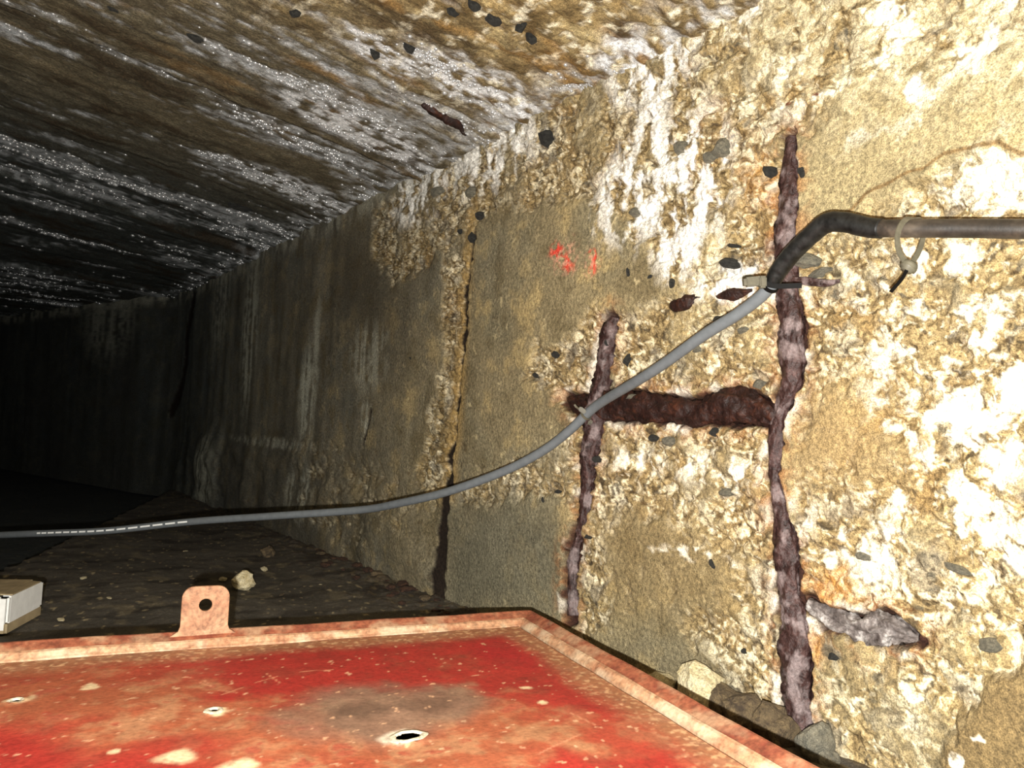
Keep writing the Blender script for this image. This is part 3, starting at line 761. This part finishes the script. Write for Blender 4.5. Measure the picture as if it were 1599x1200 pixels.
FR = 0.050                                            # width of the rim
HOLES = [(637, 1149, 0.0190, 0.0125, 14), (25, 1096, 0.0060, 0.0062, 0), (334, 1111, 0.0060, 0.0062, 0)]
def build_panel():
    ZP = TOP - 0.020
    zw = ZF + 0.012 + ZP
    holes = []
    for (px, py, a, b, ang) in HOLES:
        u, v = to_local(px, py, zw); holes.append((u, v, a, b, math.radians(ang)))
    u0, u1, v0, v1 = FR + 0.005, LX - FR - 0.005, FR + 0.005, LY - FR - 0.005
    st = 0.0035
    us = np.linspace(u0, u1, int((u1 - u0) / st)); vs = np.linspace(v0, v1, int((v1 - v0) / st))
    U, V = np.meshgrid(us, vs)
    zz = ZP + 0.0035 * fbm(U * 4, V * 4, 601, 2)
    keep_r = np.full(U.shape, 9.)
    U2, V2 = U.copy(), V.copy()
    for (hu, hv, a, b, an) in holes:
        big = a > 0.015
        if not big: a, b = a * 1.6, b * 1.6
        else: a, b = a * 1.08, b * 1.08
        du, dv = U - hu, V - hv
        p = du * math.cos(an) + dv * math.sin(an); q = -du * math.sin(an) + dv * math.cos(an)
        r = np.sqrt((p / a) ** 2 + (q / b) ** 2)
        m = r < 1.0
        keep_r = np.minimum(keep_r, r)
        ring = (r > 0.55) & (r < 1.25)
        k = np.where(ring, 1.0 / np.maximum(r, 0.01), 1.0)
        nu, nv = p * k, q * k
        U2 = np.where(ring, hu + nu * math.cos(an) - nv * math.sin(an), U2); V2 = np.where(ring, hv + nu * math.sin(an) + nv * math.cos(an), V2)
        zz = zz + (0.004 if big else 0.0015) * np.exp(-((r - 1) / (0.5)) ** 2) - (0.006 if big else 0) * np.exp(-(np.hypot(du, dv) / 0.09) ** 2)
    r_c = (keep_r[:-1, :-1] + keep_r[1:, 1:] + keep_r[:-1, 1:] + keep_r[1:, :-1]) / 4
    drop = (r_c < 0.80)
    # ---- pigments
    n1 = fbm(U * 6, V * 6, 611, 4); n2 = fbm(U * 20, V * 20, 613, 4); n3 = fbm(U * 70, V * 70, 615, 3); n4 = fbm(U * 3, V * 3, 617, 3)
    red = lin(164, 48, 39); rust = lin(170, 96, 64); rust_l = lin(184, 134, 96); dull = lin(168, 120, 92); brick = lin(144, 46, 36)
    edge = np.minimum.reduce([U - u0, u1 - U, V - v0, v1 - V])
    def lb(px, py, rx, ry, soft=0.5):
        cu, cv = to_local(px, py, zw); du_ = abs(to_local(px + rx, py, zw)[0] - cu); dv_ = abs(to_local(px, py + ry, zw)[1] - cv)
        d = np.sqrt(((U + 0.02 * n2 - cu) / du_) ** 2 + ((V + 0.02 * n2 - cv) / dv_) ** 2); return sstep(1 + soft, 1 - soft, d)
    c = np.empty(U.shape + (3,), np.float32); c[:] = red
    c = mixc(c, brick, 0.7 * sstep(-0.1, 0.4, n2))
    worn = np.maximum.reduce([lb(140, 1080, 190, 45), lb(300, 1130, 170, 40), lb(480, 1140, 220, 42), lb(660, 1130, 210, 60), lb(720, 1180, 140, 40), 0.7 * lb(950, 1150, 80, 40), 0.8 * lb(60, 1060, 90, 25), 0.6 * lb(500, 1190, 200, 18)])
    worn = np.clip(1.15 * worn + 0.75 * (n1 + 0.7 * n2) + 0.12, 0, 1) * np.clip(worn * 2.6 + 0.2, 0, 1)
    bright = np.maximum.reduce([lb(450, 1035, 250, 22), lb(830, 1040, 110, 30), lb(900, 1080, 110, 40), lb(260, 1170, 110, 22), 0.7 * lb(60, 1180, 90, 18), 0.8 * lb(980, 1150, 70, 40), 0.7 * lb(180, 1035, 60, 14)])
    worn = worn * (1 - 0.75 * bright)
    c = mixc(c, rust, 0.92 * worn); c = mixc(c, rust_l, 0.75 * worn * sstep(-0.05, 0.5, n2 + 0.6 * n1))
    c = mixc(c, red, 0.6 * sstep(0.22, 0.45, n2 - 0.4 * n1) * worn)
    # rust creeping in from the rim
    er = sstep(0.085, 0.018, edge + 0.020 * n1 + 0.018 * n2)
    c = mixc(c, lin(164, 112, 78), 0.92 * er); c = mixc(c, dull, 0.6 * er * sstep(0.0, 0.4, n2)); c = mixc(c, lin(232, 188, 142), 0.6 * er * sstep(0.1, 0.4, n3))
    pinkd = lb(800, 1020, 60, 25); c = mixc(c, lin(180, 30, 40), 0.5 * pinkd * (1 - er))
    # scorched grey-brown oval round the torn hole
    ov = np.clip(np.maximum.reduce([lb(570, 1098, 100, 34, 0.45), lb(690, 1092, 80, 28, 0.45), 0.8 * lb(470, 1120, 60, 22), lb(590, 1115, 110, 42, 0.45), lb(680, 1100, 70, 30, 0.35), 0.7 * lb(500, 1130, 60, 26)]), 0, 1)
    c = mixc(c, lin(134, 108, 88) * (1 + 0.25 * n2 + 0.2 * n1)[..., None], 0.88 * ov)
    c = mixc(c, lin(92, 70, 56), 0.7 * np.clip(lb(560, 1108, 40, 12) + lb(660, 1100, 60, 9) * 0.7, 0, 1))
    # chips and scratches
    chip = sstep(0.50, 0.60, fbm(U * 60, V * 60, 621, 3))
    c = mixc(c, lin(230, 180, 140), 0.7 * chip)
    cell1, cell2, cc = worley(U * 26, V * 26, 631)
    c = mixc(c, lin(232, 190, 150), 0.8 * sstep(0.11, 0.06, cell1 + 0.05 * n3) * (cc > 0.95))
    for (x0, y0, x1, y1) in [(400, 1066, 435, 1056), (415, 1052, 437, 1066), (312, 1066, 330, 1072), (318, 1062, 332, 1074), (345, 1086, 378, 1074), (340, 1078, 370, 1082), (890, 1115, 930, 1135), (840, 1180, 905, 1150), (470, 1050, 520, 1047)]:
        d = seg_dist(U, V, [to_local(x0, y0, zw), to_local(x1, y1, zw)]); c = mixc(c, lin(220, 150, 114), 0.6 * sstep(0.0022, 0.0006, d))
    for (x, y, rx, ry) in [(272, 1186, 34, 9), (378, 1196, 20, 6), (145, 1071, 10, 6), (375, 1196, 30, 10), (340, 1112, 18, 5), (25, 1096, 18, 5), (188, 1170, 8, 4), (820, 1075, 9, 4), (850, 1096, 7, 3)]:
        c = mixc(c, lin(236, 214, 170), 0.85 * lb(x, y, rx, ry, 0.4))
    hu, hv = holes[0][:2]
    c = mixc(c, lin(228, 214, 190), 0.9 * lb(622, 1147, 28, 11, 0.3))
    P_ = np.stack([U2, SGN * V2, zz], -1)
    o = grid_object('door_panel', P_, c, MAT_RED, box, flip=(SGN < 0), drop=drop)
    # torn steel lips round the holes
    for k, (hu, hv, a, b, an) in enumerate(holes):
        vs_, fs_ = [], []
        n = 36
        for i in range(n):
            th = 2 * math.pi * i / n; j = 1 + 0.05 * math.sin(3 * th + k) + 0.04 * math.sin(7 * th)
            for (rr, dz) in ((0.95 * j, -0.0015), (0.97 * j, 0.0006), ((1.18 if k == 0 else 1.6) * j, 0.0012), ((1.5 if k == 0 else 2.3) * j, -0.0008)):
                p, q = a * rr * math.cos(th), b * rr * math.sin(th)
                bz = ZP + (0.0 if k else -0.0045)
                vs_.append(L(hu + p * math.cos(an) - q * math.sin(an), hv + p * math.sin(an) + q * math.cos(an), bz + dz + (0.004 if k == 0 else 0.0015)))
        for i in range(n):
            i2 = (i + 1) % n
            for m in range(3): fs_.append((i * 4 + m, i2 * 4 + m, i2 * 4 + m + 1, i * 4 + m + 1))
        lip = link_mesh('hole_lip', vs_, fs_, MAT_BARE, o)
        if k == 0: lip['label'] = 'bright torn lip of the large hole in the door'
    return o
panel = build_panel()

def profile_frame(name, prof, mat, parent):
    """sweep a profile (inset, height) round the rectangle with mitred corners"""
    vs_, fs_ = [], []
    npf = len(prof)
    N = 40
    rings = []
    for side in range(4):
        for t in np.linspace(0, 1, N, endpoint=False): rings.append((side, t))
    for side, t in rings:
        for (ins, h) in prof:
            x0, x1, y0, y1 = ins, LX - ins, ins, LY - ins
            u, v = [(x0 + (x1 - x0) * t, y0), (x1, y0 + (y1 - y0) * t), (x1 - (x1 - x0) * t, y1), (x0, y1 - (y1 - y0) * t)][side]
            wob = 0.0006 * math.sin(u * 23 + v * 17) + 0.0003 * math.sin(u * 61 - v * 43)
            vs_.append(L(u, v, h + wob))
    R_ = len(rings)
    for i in range(R_):
        i2 = (i + 1) % R_
        for m in range(npf - 1):
            f = (i * npf + m, i2 * npf + m, i2 * npf + m + 1, i * npf + m + 1)
            fs_.append(f if SGN > 0 else f[::-1])
    return link_mesh(name, vs_, fs_, mat, parent, smooth=False)
# rim: outer edge, flat strip, bead in a paler pigment, inner drop
frame = profile_frame('rim', [(0.006, TOP - 0.016), (0.0, TOP - 0.012), (0.0, TOP - 0.002), (0.002, TOP), (0.006, TOP - 0.0005), (0.028, TOP - 0.0115), (0.029, TOP - 0.016)], MAT_RIM, box)
bead = profile_frame('rim_bead', [(0.028, TOP - 0.013), (0.0285, TOP - 0.0105), (0.031, TOP - 0.0085), (0.036, TOP - 0.0105), (0.043, TOP - 0.0175), (0.046, TOP - 0.0195), (0.0465, TOP - 0.032)], MAT_BEAD, box)
bead['label'] = 'pale bead along the rim'
body = profile_frame('body', [(0.010, TOP - 0.014), (0.010, 0.0), (0.030, 0.0)], MAT_RIM, box)
MAT_IN = rust_material('painted_dark_inside', lin(12, 10, 9), lin(20, 17, 14), lin(34, 28, 22), 20, 0.8)  # near-black pigment stands in for the shade inside the cabinet
profile_frame('back_plate', [(0.012, 0.002), (LY / 2 - 0.001, 0.002)], MAT_IN, box)

# mounting lug standing on the far rim
def lug():
    u, _ = to_local(319, 992, HB); w, h, th = 0.080, 0.083, 0.006
    cx = u
    out = []
    hole = []
    n = 40
    outer = [(-w / 2 - 0.014, -0.004), (-w / 2 - 0.003, 0.003), (-w / 2, 0.012), (-w / 2, h - 0.020)]
    outer += [(-w / 2 + 0.020 * (1 - math.cos(a)), h - 0.020 + 0.020 * math.sin(a)) for a in np.linspace(0.2, math.pi / 2, 6)]
    outer += [(w / 2 - 0.020 * (1 - math.cos(a)), h - 0.020 + 0.020 * math.sin(a)) for a in np.linspace(math.pi / 2, 0.2, 6)]
    outer += [(w / 2, h - 0.020), (w / 2, 0.012), (w / 2 + 0.003, 0.003), (w / 2 + 0.014, -0.004)]
    hc, hr = (0.0, h * 0.60), 0.0125
    cu = bpy.data.curves.new('lug_outline', 'CURVE'); cu.dimensions = '2D'; cu.fill_mode = 'BOTH'; cu.extrude = th / 2; cu.bevel_depth = 0.0012; cu.bevel_resolution = 1
    for pts in (outer, [(hc[0] + hr * math.cos(a), hc[1] + hr * math.sin(a)) for a in np.linspace(0, 2 * math.pi, 28, endpoint=False)]):
        sp = cu.splines.new('POLY'); sp.points.add(len(pts) - 1); sp.use_cyclic_u = True
        for p, q in zip(sp.points, pts): p.co = (q[0], q[1], 0, 1)
    tmp = bpy.data.objects.new('lug_tmp', cu); COL.objects.link(tmp)
    me = bpy.data.meshes.new_from_object(tmp.evaluated_get(bpy.context.evaluated_depsgraph_get()))
    bpy.data.objects.remove(tmp); bpy.data.curves.remove(cu)
    me.name = 'mounting_lug'; me.materials.clear(); me.materials.append(MAT_LUG)
    o = bpy.data.objects.new('mounting_lug', me); COL.objects.link(o); o.parent = box
    o.rotation_euler = (math.radians(90), 0, 0); o.location = L(cx, 0.012, TOP - 0.001)
    o['label'] = 'rusty mounting lug with a round hole'
lug()

# ------------------------------------------------------------------ cable, sleeve and pipe
def plastic(name, col, rough=0.5, nscale=90, var=0.25, bump=0.2, spec=0.3):
    t = NT(name); co = t.coord(); n = t.noise(nscale, 4, 0.6, co)
    c = t.mix(1.0, col, t.ramp(n, [(0.3, 1 - var), (0.7, 1 + var)]), 'MULTIPLY')
    t.l(c, t.b.inputs['Base Color']); t.b.inputs['Roughness'].default_value = rough; t.b.inputs['Specular IOR Level'].default_value = spec
    t.l(t.bump(n, bump, 0.002), t.b.inputs['Normal'])
    return t.m
MAT_CABLE = plastic('grey_cable_sheath', lin(102, 107, 110), 0.55, 60, 0.12)
MAT_TAPE = plastic('black_tape', lin(24, 24, 23), 0.5, 70, 0.85, 0.5)
MAT_TIE = plastic('dusty_grey_nylon', lin(92, 88, 74), 0.5, 120, 0.2)
MAT_TIE_BLK = plastic('black_nylon', lin(14, 13, 12), 0.6, 120, 0.2, 0.2, 0.1)
MAT_PRINT = plastic('white_print', lin(236, 238, 236), 0.6, 40, 0.1)
MAT_PIPE = rust_material('dirty_steel_pipe', lin(30, 27, 24), lin(52, 45, 38), lin(80, 66, 52), 22, 0.5, pale=lin(84, 76, 66), bump=0.15)

CAB = [(-700, 900, 3.6), (-250, 848, 2.95), (0, 836, 2.60), (80, 833, 2.52), (170, 829, 2.46), (300, 815, 2.40), (430, 806, 2.31), (560, 797, 2.22), (620, 787, 2.13), (700, 768, 2.02), (790, 735, 1.92), (850, 703, 1.86), (890, 672, 1.815), (915, 648, 1.785), (940, 628, 1.74), (1000, 592, 1.60), (1040, 566, 1.53), (1100, 523, 1.44), (1150, 492, 1.38), (1185, 466, 1.34), (1206, 444, 1.315)]
cable = empty('electric_cable', tuple(at_depth(915, 648, 1.785)))
tag(cable, 'long grey electric cable sagging across the wall from the black-taped pipe down to the left', 'cable')
def rel_to(o, pts): return np.asarray(pts) - np.array(o.location)
cpath = catmull([at_depth(*q) for q in CAB], 10)
tube('sheath', rel_to(cable, cpath), 0.0110, MAT_CABLE, 16, cable, up=(0, 0, 1))
# printed meter marks along the sheath
pr = cpath[(cpath @ CR / (cpath @ CF) * FPX + 799.5 > 60) & (cpath @ CR / (cpath @ CF) * FPX + 799.5 < 300)]
vs_, fs_ = [], []
tt = np.linspace(0, len(pr) - 1.001, 17)
for a, b in zip(tt[:-1:1], tt[1::1]):
    b = a + (b - a) * 0.78
    P1 = np.array([np.interp(q, np.arange(len(pr)), pr[:, k]) for q in (a, b) for k in range(3)]).reshape(2, 3)
    base = len(vs_)
    for p in P1:
        tg = P1[1] - P1[0]; tg /= np.linalg.norm(tg); vdir = -p / np.linalg.norm(p); vdir -= tg * np.dot(vdir, tg); vdir /= np.linalg.norm(vdir); upv = np.cross(tg, vdir); upv *= np.sign(upv[2])
        for an in (-0.10, 0.12, 0.34):
            vs_.append(rel_to(cable, p + 0.0113 * (vdir * math.cos(an) + upv * math.sin(an))))
    fs_ += [(base, base + 3, base + 4, base + 1), (base + 1, base + 4, base + 5, base + 2)]
prn = link_mesh('printed_marks', vs_, fs_, MAT_PRINT, cable); prn['kind'] = 'stuff'

PIPE = [(1205, 446, 1.305), (1212, 430, 1.295), (1224, 412, 1.280), (1243, 390, 1.258), (1268, 366, 1.232), (1290, 349, 1.210), (1315, 347, 1.186), (1360, 356, 1.152), (1400, 357, 1.122), (1450, 357, 1.090), (1520, 357, 1.052), (1600, 358, 1.010), (1720, 358, 0.955), (1900, 358, 0.885)]
pipe = empty('taped_pipe', tuple(at_depth(1400, 357, 1.122)))
tag(pipe, 'bent pipe wrapped in black tape, running to the right along the bright wall', 'pipe')
ppath = catmull([at_depth(*q) for q in PIPE], 12)
n_t = 7 * 12 + 6
rad = np.interp(np.arange(n_t), [0, 10, 24, 48, 60, n_t - 1], [0.0122, 0.0142, 0.0150, 0.0150, 0.0158, 0.0150])
ridge = 1 + 0.008 * np.sign(np.sin(np.arange(n_t) * 1.05)) * (np.arange(n_t) > 4)
tube('tape_wrap', rel_to(pipe, ppath[:n_t]), rad * ridge, MAT_TAPE, 18, pipe, rough=0.05, seed=71, freq=40, up=(0, 0, 1))
tube('pipe_tube', rel_to(pipe, ppath[n_t - 14:]), 0.0132, MAT_PIPE, 20, pipe, rough=0.015, seed=73, up=(0, 0, 1))

# ------------------------------------------------------------------ cable ties
def ribbon(name, pts, w, th, mat, parent, nrm, closed=False):
    """flat strap along pts: width along nrm"""
    pts = np.asarray(pts, float); n = len(pts); vs_, fs_ = [], []
    T = np.gradient(pts, axis=0)
    if closed: T = np.roll(pts, -1, 0) - np.roll(pts, 1, 0)
    T /= np.linalg.norm(T, axis=1)[:, None]
    for p, t in zip(pts, T):
        a = np.asarray(nrm, float); a = a - t * np.dot(a, t); a /= np.linalg.norm(a); b = np.cross(t, a)
        for (i, j) in ((-1, -1), (1, -1), (1, 1), (-1, 1)): vs_.append(p + a * i * w / 2 + b * j * th / 2)
    for i in range(n if closed else n - 1):
        i2 = (i + 1) % n
        for j in range(4):
            j2 = (j + 1) % 4; fs_.append((i * 4 + j, i * 4 + j2, i2 * 4 + j2, i2 * 4 + j))
    if not closed: fs_ += [(3, 2, 1, 0), tuple((n - 1) * 4 + j for j in range(4))]
    return link_mesh(name, vs_, fs_, mat, parent, smooth=False)

def block(name, c, ax, ay, az, dims, mat, parent, bev=0.2):
    bm = bmesh.new(); bmesh.ops.create_cube(bm, size=1.0)
    bmesh.ops.bevel(bm, geom=bm.edges[:], offset=bev * 0.5, segments=2, affect='EDGES')
    Mx = np.stack([np.asarray(ax), np.asarray(ay), np.asarray(az)], 1)
    for v in bm.verts: v.co = Vector(np.asarray(c) + Mx @ (np.array(v.co[:]) * np.array(dims)))
    bmesh.ops.recalc_face_normals(bm, faces=bm.faces[:])
    me = bpy.data.meshes.new(name); bm.to_mesh(me); bm.free(); me.materials.append(mat)
    o = bpy.data.objects.new(name, me); COL.objects.link(o); o.parent = parent; return o

# 1: the loose loop hanging under the pipe
c0 = at_depth(1409, 357, 1.117)
tie = empty('cable_tie', tuple(c0)); tag(tie, 'loose grey cable tie looped over the pipe with its tail hanging down', 'cable tie', 'nylon cable ties')
Q = lambda x, y, d: at_depth(x, y, d) - c0
loop = catmull([Q(1416, 412, 1.100), Q(1405, 396, 1.096), Q(1401, 375, 1.093), Q(1405, 355, 1.094), Q(1415, 343, 1.103), Q(1430, 341, 1.120), Q(1440, 350, 1.132), Q(1441, 372, 1.128), Q(1434, 394, 1.118), Q(1424, 411, 1.106)], 6)
ribbon('strap', loop, 0.0078, 0.0022, MAT_TIE, tie, CR + 0.3 * CF)
h = Q(1419, 417, 1.100); hd = tube('head', catmull([h - CU * 0.006 - CR * 0.004, h, h + CU * 0.005 + CR * 0.003], 4), np.r_[[0.0085] * 2, [0.0125] * 5, [0.0110] * 2][:9], MAT_TIE, 12, tie, rough=0.15, seed=3)
ribbon('tail', catmull([Q(1417, 420, 1.097), Q(1408, 436, 1.090), Q(1391, 456, 1.082)], 5), 0.0048, 0.0018, MAT_TIE_BLK, tie, CR + 0.5 * CU)

# 2: tie round the joint of cable and tape, with a block head and a black tail
c1 = at_depth(1203, 446, 1.31)
tie = empty('cable_tie', tuple(c1)); tag(tie, 'cable tie with grey block head and black tail where cable meets black tape', 'cable tie', 'nylon cable ties')
Q1 = lambda x, y, d: at_depth(x, y, d) - c1
tdir = (at_depth(1212, 430, 1.295) - at_depth(1190, 460, 1.335)); tdir /= np.linalg.norm(tdir)
na = CF - tdir * np.dot(CF, tdir); na /= np.linalg.norm(na); nb = np.cross(tdir, na)
ring = [0.0142 * (math.cos(a) * na + math.sin(a) * nb) for a in np.linspace(0, 2 * math.pi, 24, endpoint=False)]
ribbon('strap', ring, 0.0065, 0.0018, MAT_TIE_BLK, tie, tdir, closed=True)
block('head', Q1(1176, 440, 1.298), CR * 0.995 + CU * 0.10, CU * 0.995 - CR * 0.10, CF, (0.034, 0.016, 0.014), MAT_TIE, tie, 0.3)
block('buckle', Q1(1190, 441, 1.294), CR, CU, CF, (0.012, 0.020, 0.016), MAT_TIE, tie, 0.3)
ribbon('tail', catmull([Q1(1196, 444, 1.293), Q1(1212, 447, 1.290), Q1(1230, 447, 1.286), Q1(1252, 446, 1.280)], 5), 0.0085, 0.0025, MAT_TIE_BLK, tie, CU)

# 3: small tie holding the cable to the horizontal bar
c2 = at_depth(915, 648, 1.785)
tie = empty('cable_tie', tuple(c2)); tag(tie, 'small grey cable tie holding the cable to the dark horizontal bar', 'cable tie', 'nylon cable ties')
tdir = at_depth(940, 628, 1.74) - at_depth(890, 672, 1.815); tdir /= np.linalg.norm(tdir)
na = CF - tdir * np.dot(CF, tdir); na /= np.linalg.norm(na); nb = np.cross(tdir, na)
ribbon('strap', [0.0128 * (math.cos(a) * na + math.sin(a) * nb) for a in np.linspace(0, 2 * math.pi, 24, endpoint=False)], 0.006, 0.0018, MAT_TIE, tie, tdir, closed=True)
block('head', at_depth(909, 641, 1.765) - c2, CR * 0.8 - CU * 0.6, CU * 0.8 + CR * 0.6, CF, (0.018, 0.011, 0.010), MAT_TIE, tie, 0.3)
ribbon('tail', catmull([at_depth(906, 640, 1.765) - c2, at_depth(900, 636, 1.76) - c2, at_depth(897, 632, 1.758) - c2], 4), 0.0045, 0.0016, MAT_TIE, tie, CR)

# ------------------------------------------------------------------ white box on the floor, left
def white_box():
    A = on_z(9, 993, ZF); B_ = on_z(64, 962, ZF); zt = ZF + 0.088
    a = A[:2]; b = B_[:2]
    d = (b - a); Ld = np.linalg.norm(d); d /= Ld; q = np.array([-d[1], d[0]])
    if q[0] > 0: q = -q
    Wd = 0.26
    o = empty('junction_box', (a[0], a[1], ZF + 0.003)); tag(o, 'small white box with a dusty tan lid on the floor behind the red cabinet', 'box')
    white = plastic('white_painted_steel', lin(226, 226, 222), 0.5, 40, 0.08, 0.1); tan = plastic('dusty_lid', lin(150, 134, 104), 0.6, 25, 0.3, 0.3)
    Lc = lambda u, v, z: np.array([d[0] * u + q[0] * v, d[1] * u + q[1] * v, z])
    ax, ay, az = np.array([d[0], d[1], 0]), np.array([q[0], q[1], 0]), np.array([0, 0, 1.0])
    H = 0.088
    block('plinth', Lc(Ld / 2, Wd / 2, 0.011), ax, ay, az, (Ld, Wd, 0.022), tan, o, 0.04)
    block('side_panel', Lc(Ld / 2 + 0.002, 0.003, 0.022 + (H - 0.026) / 2), ax, ay, az, (Ld - 0.006, 0.005, H - 0.026), white, o, 0.1)
    block('front_panel', Lc(0.002, Wd / 2, 0.004 + (H - 0.008) / 2), ax, ay, az, (0.006, Wd - 0.012, H - 0.008), white, o, 0.1)
    block('back_panel', Lc(Ld - 0.002, Wd / 2, 0.022 + (H - 0.026) / 2), ax, ay, az, (0.006, Wd - 0.012, H - 0.026), white, o, 0.1)
    block('side_panel', Lc(Ld / 2, Wd - 0.003, 0.022 + (H - 0.026) / 2), ax, ay, az, (Ld, 0.006, H - 0.026), white, o, 0.1)
    lid = block('lid', Lc(Ld / 2, Wd / 2, H - 0.002), ax, ay, az, (Ld, Wd, 0.004), tan, o, 0.2)
    lid['label'] = 'dusty tan lid'
white_box()

# ------------------------------------------------------------------ rubble
def stone(px, py, size, mat, label, seed, flat=0.7, group=None, name='stone', yaw=None, aspect=(1, 1), lift=0.0, depth=None):
    me = rock_mesh(name, seed, mat, 3 if size > 0.018 else 1, flat)
    o = bpy.data.objects.new(name, me); COL.objects.link(o)
    zb = ZF + lift
    p = on_z(px, py, zb)
    if p[0] > DW - 0.02: p = np.array([DW - 0.03, on_wall(px, py)[1], zb])
    zmin = min(v.co.z for v in me.vertices)
    o.scale = (size * aspect[0], size * aspect[1], size)
    o.location = (p[0], p[1], zb - zmin * size - size * 0.06)
    o.rotation_euler = (0, 0, random.uniform(0, 6.28) if yaw is None else yaw)
    return tag(o, label, 'stone', group)
stone(378, 921, 0.040, MAT_STONE, 'largest pale stone on the dark floor, just behind the mounting lug', 701, 0.75)
stone(347, 908, 0.016, MAT_STONE, 'small pale stone touching the left side of the largest stone', 702, 0.6)
stone(416, 872, 0.030, MAT_STONE_DK, 'brownish stone farther back than the largest stone, nearest the sagging cable', 703, 0.8)
stone(412, 893, 0.016, MAT_STONE, 'small pale stone between the largest stone and the brownish one', 704, 0.6)
FLG = 'dark flakes along the foot of the wall'
FL = 'dark rusty flake in the litter along the foot of the wall'
for k in range(84):
    x = random.uniform(500, 700); t = (x - 500) / 200
    y = 864 + 80 * t + random.gauss(6, 16) * (0.4 + 0.6 * t)
    stone(x, y, 0.005 + 0.022 * random.random() ** 2.2, random.choice([MAT_FLAKE, MAT_FLAKE, MAT_STONE_DK]), FL, 720 + k % 9, 0.45, FLG, 'flake', lift=0.010)
for k, (x, y, s_) in enumerate([(130, 905, .012), (180, 897, .010), (290, 862, .014), (300, 905, .012), (560, 925, .010), (500, 915, .008), (440, 930, .010), (250, 880, .008), (220, 845, .012), (330, 850, .012), (470, 935, .008), (540, 950, .010), (170, 935, .008), (590, 935, .012), (650, 930, .013), (95, 970, .016)]):
    stone(x, y, s_ * random.uniform(0.6, 1.0), random.choice([MAT_STONE, MAT_STONE_DK]), 'tiny chip scattered on the dark floor', 760 + k % 5, 0.4, 'pale chips on the dark floor', 'chip', aspect=(random.uniform(1.2, 2.2), 0.8))
# heap in the gap between cabinet and wall
RB = [(1046, 1062, .036, 'pale chunk in the gap behind the cabinet, leftmost and alone'),
      (1108, 1094, .052, 'large pale chunk leaning in the gap beside the cabinet, second from the left'),
      (1142, 1112, .030, 'small chunk squeezed between the two large pale chunks beside the cabinet'),
      (1176, 1126, .044, 'large chunk left of the foot of the longest bar'),
      (1214, 1144, .036, 'chunk touching the foot of the longest bar on its left'),
      (1140, 1130, .034, 'dark chunk low in the gap against the cabinet edge, before the middle of the heap'),
      (1185, 1152, .030, 'chunk against the cabinet edge, in front of the bar foot chunk'),
      (1236, 1172, .030, 'chunk directly below the foot of the longest bar'),
      (1272, 1188, .030, 'grey chunk right of the bar foot at the bottom of the picture'),
      (1290, 1196, .022, 'small grey chunk, rightmost of the heap at the bottom edge')]
for k, (x, y, s_, lb_) in enumerate(RB):
    stone(x, y + 6, s_, MAT_STONE if k in (0, 1) else (MAT_GREYST if k > 7 else MAT_STONE_DK), lb_, 780 + 3 * k, 0.9 + 0.2 * (k % 3), 'rubble between the cabinet and the wall', 'rubble_chunk', lift=0.0)
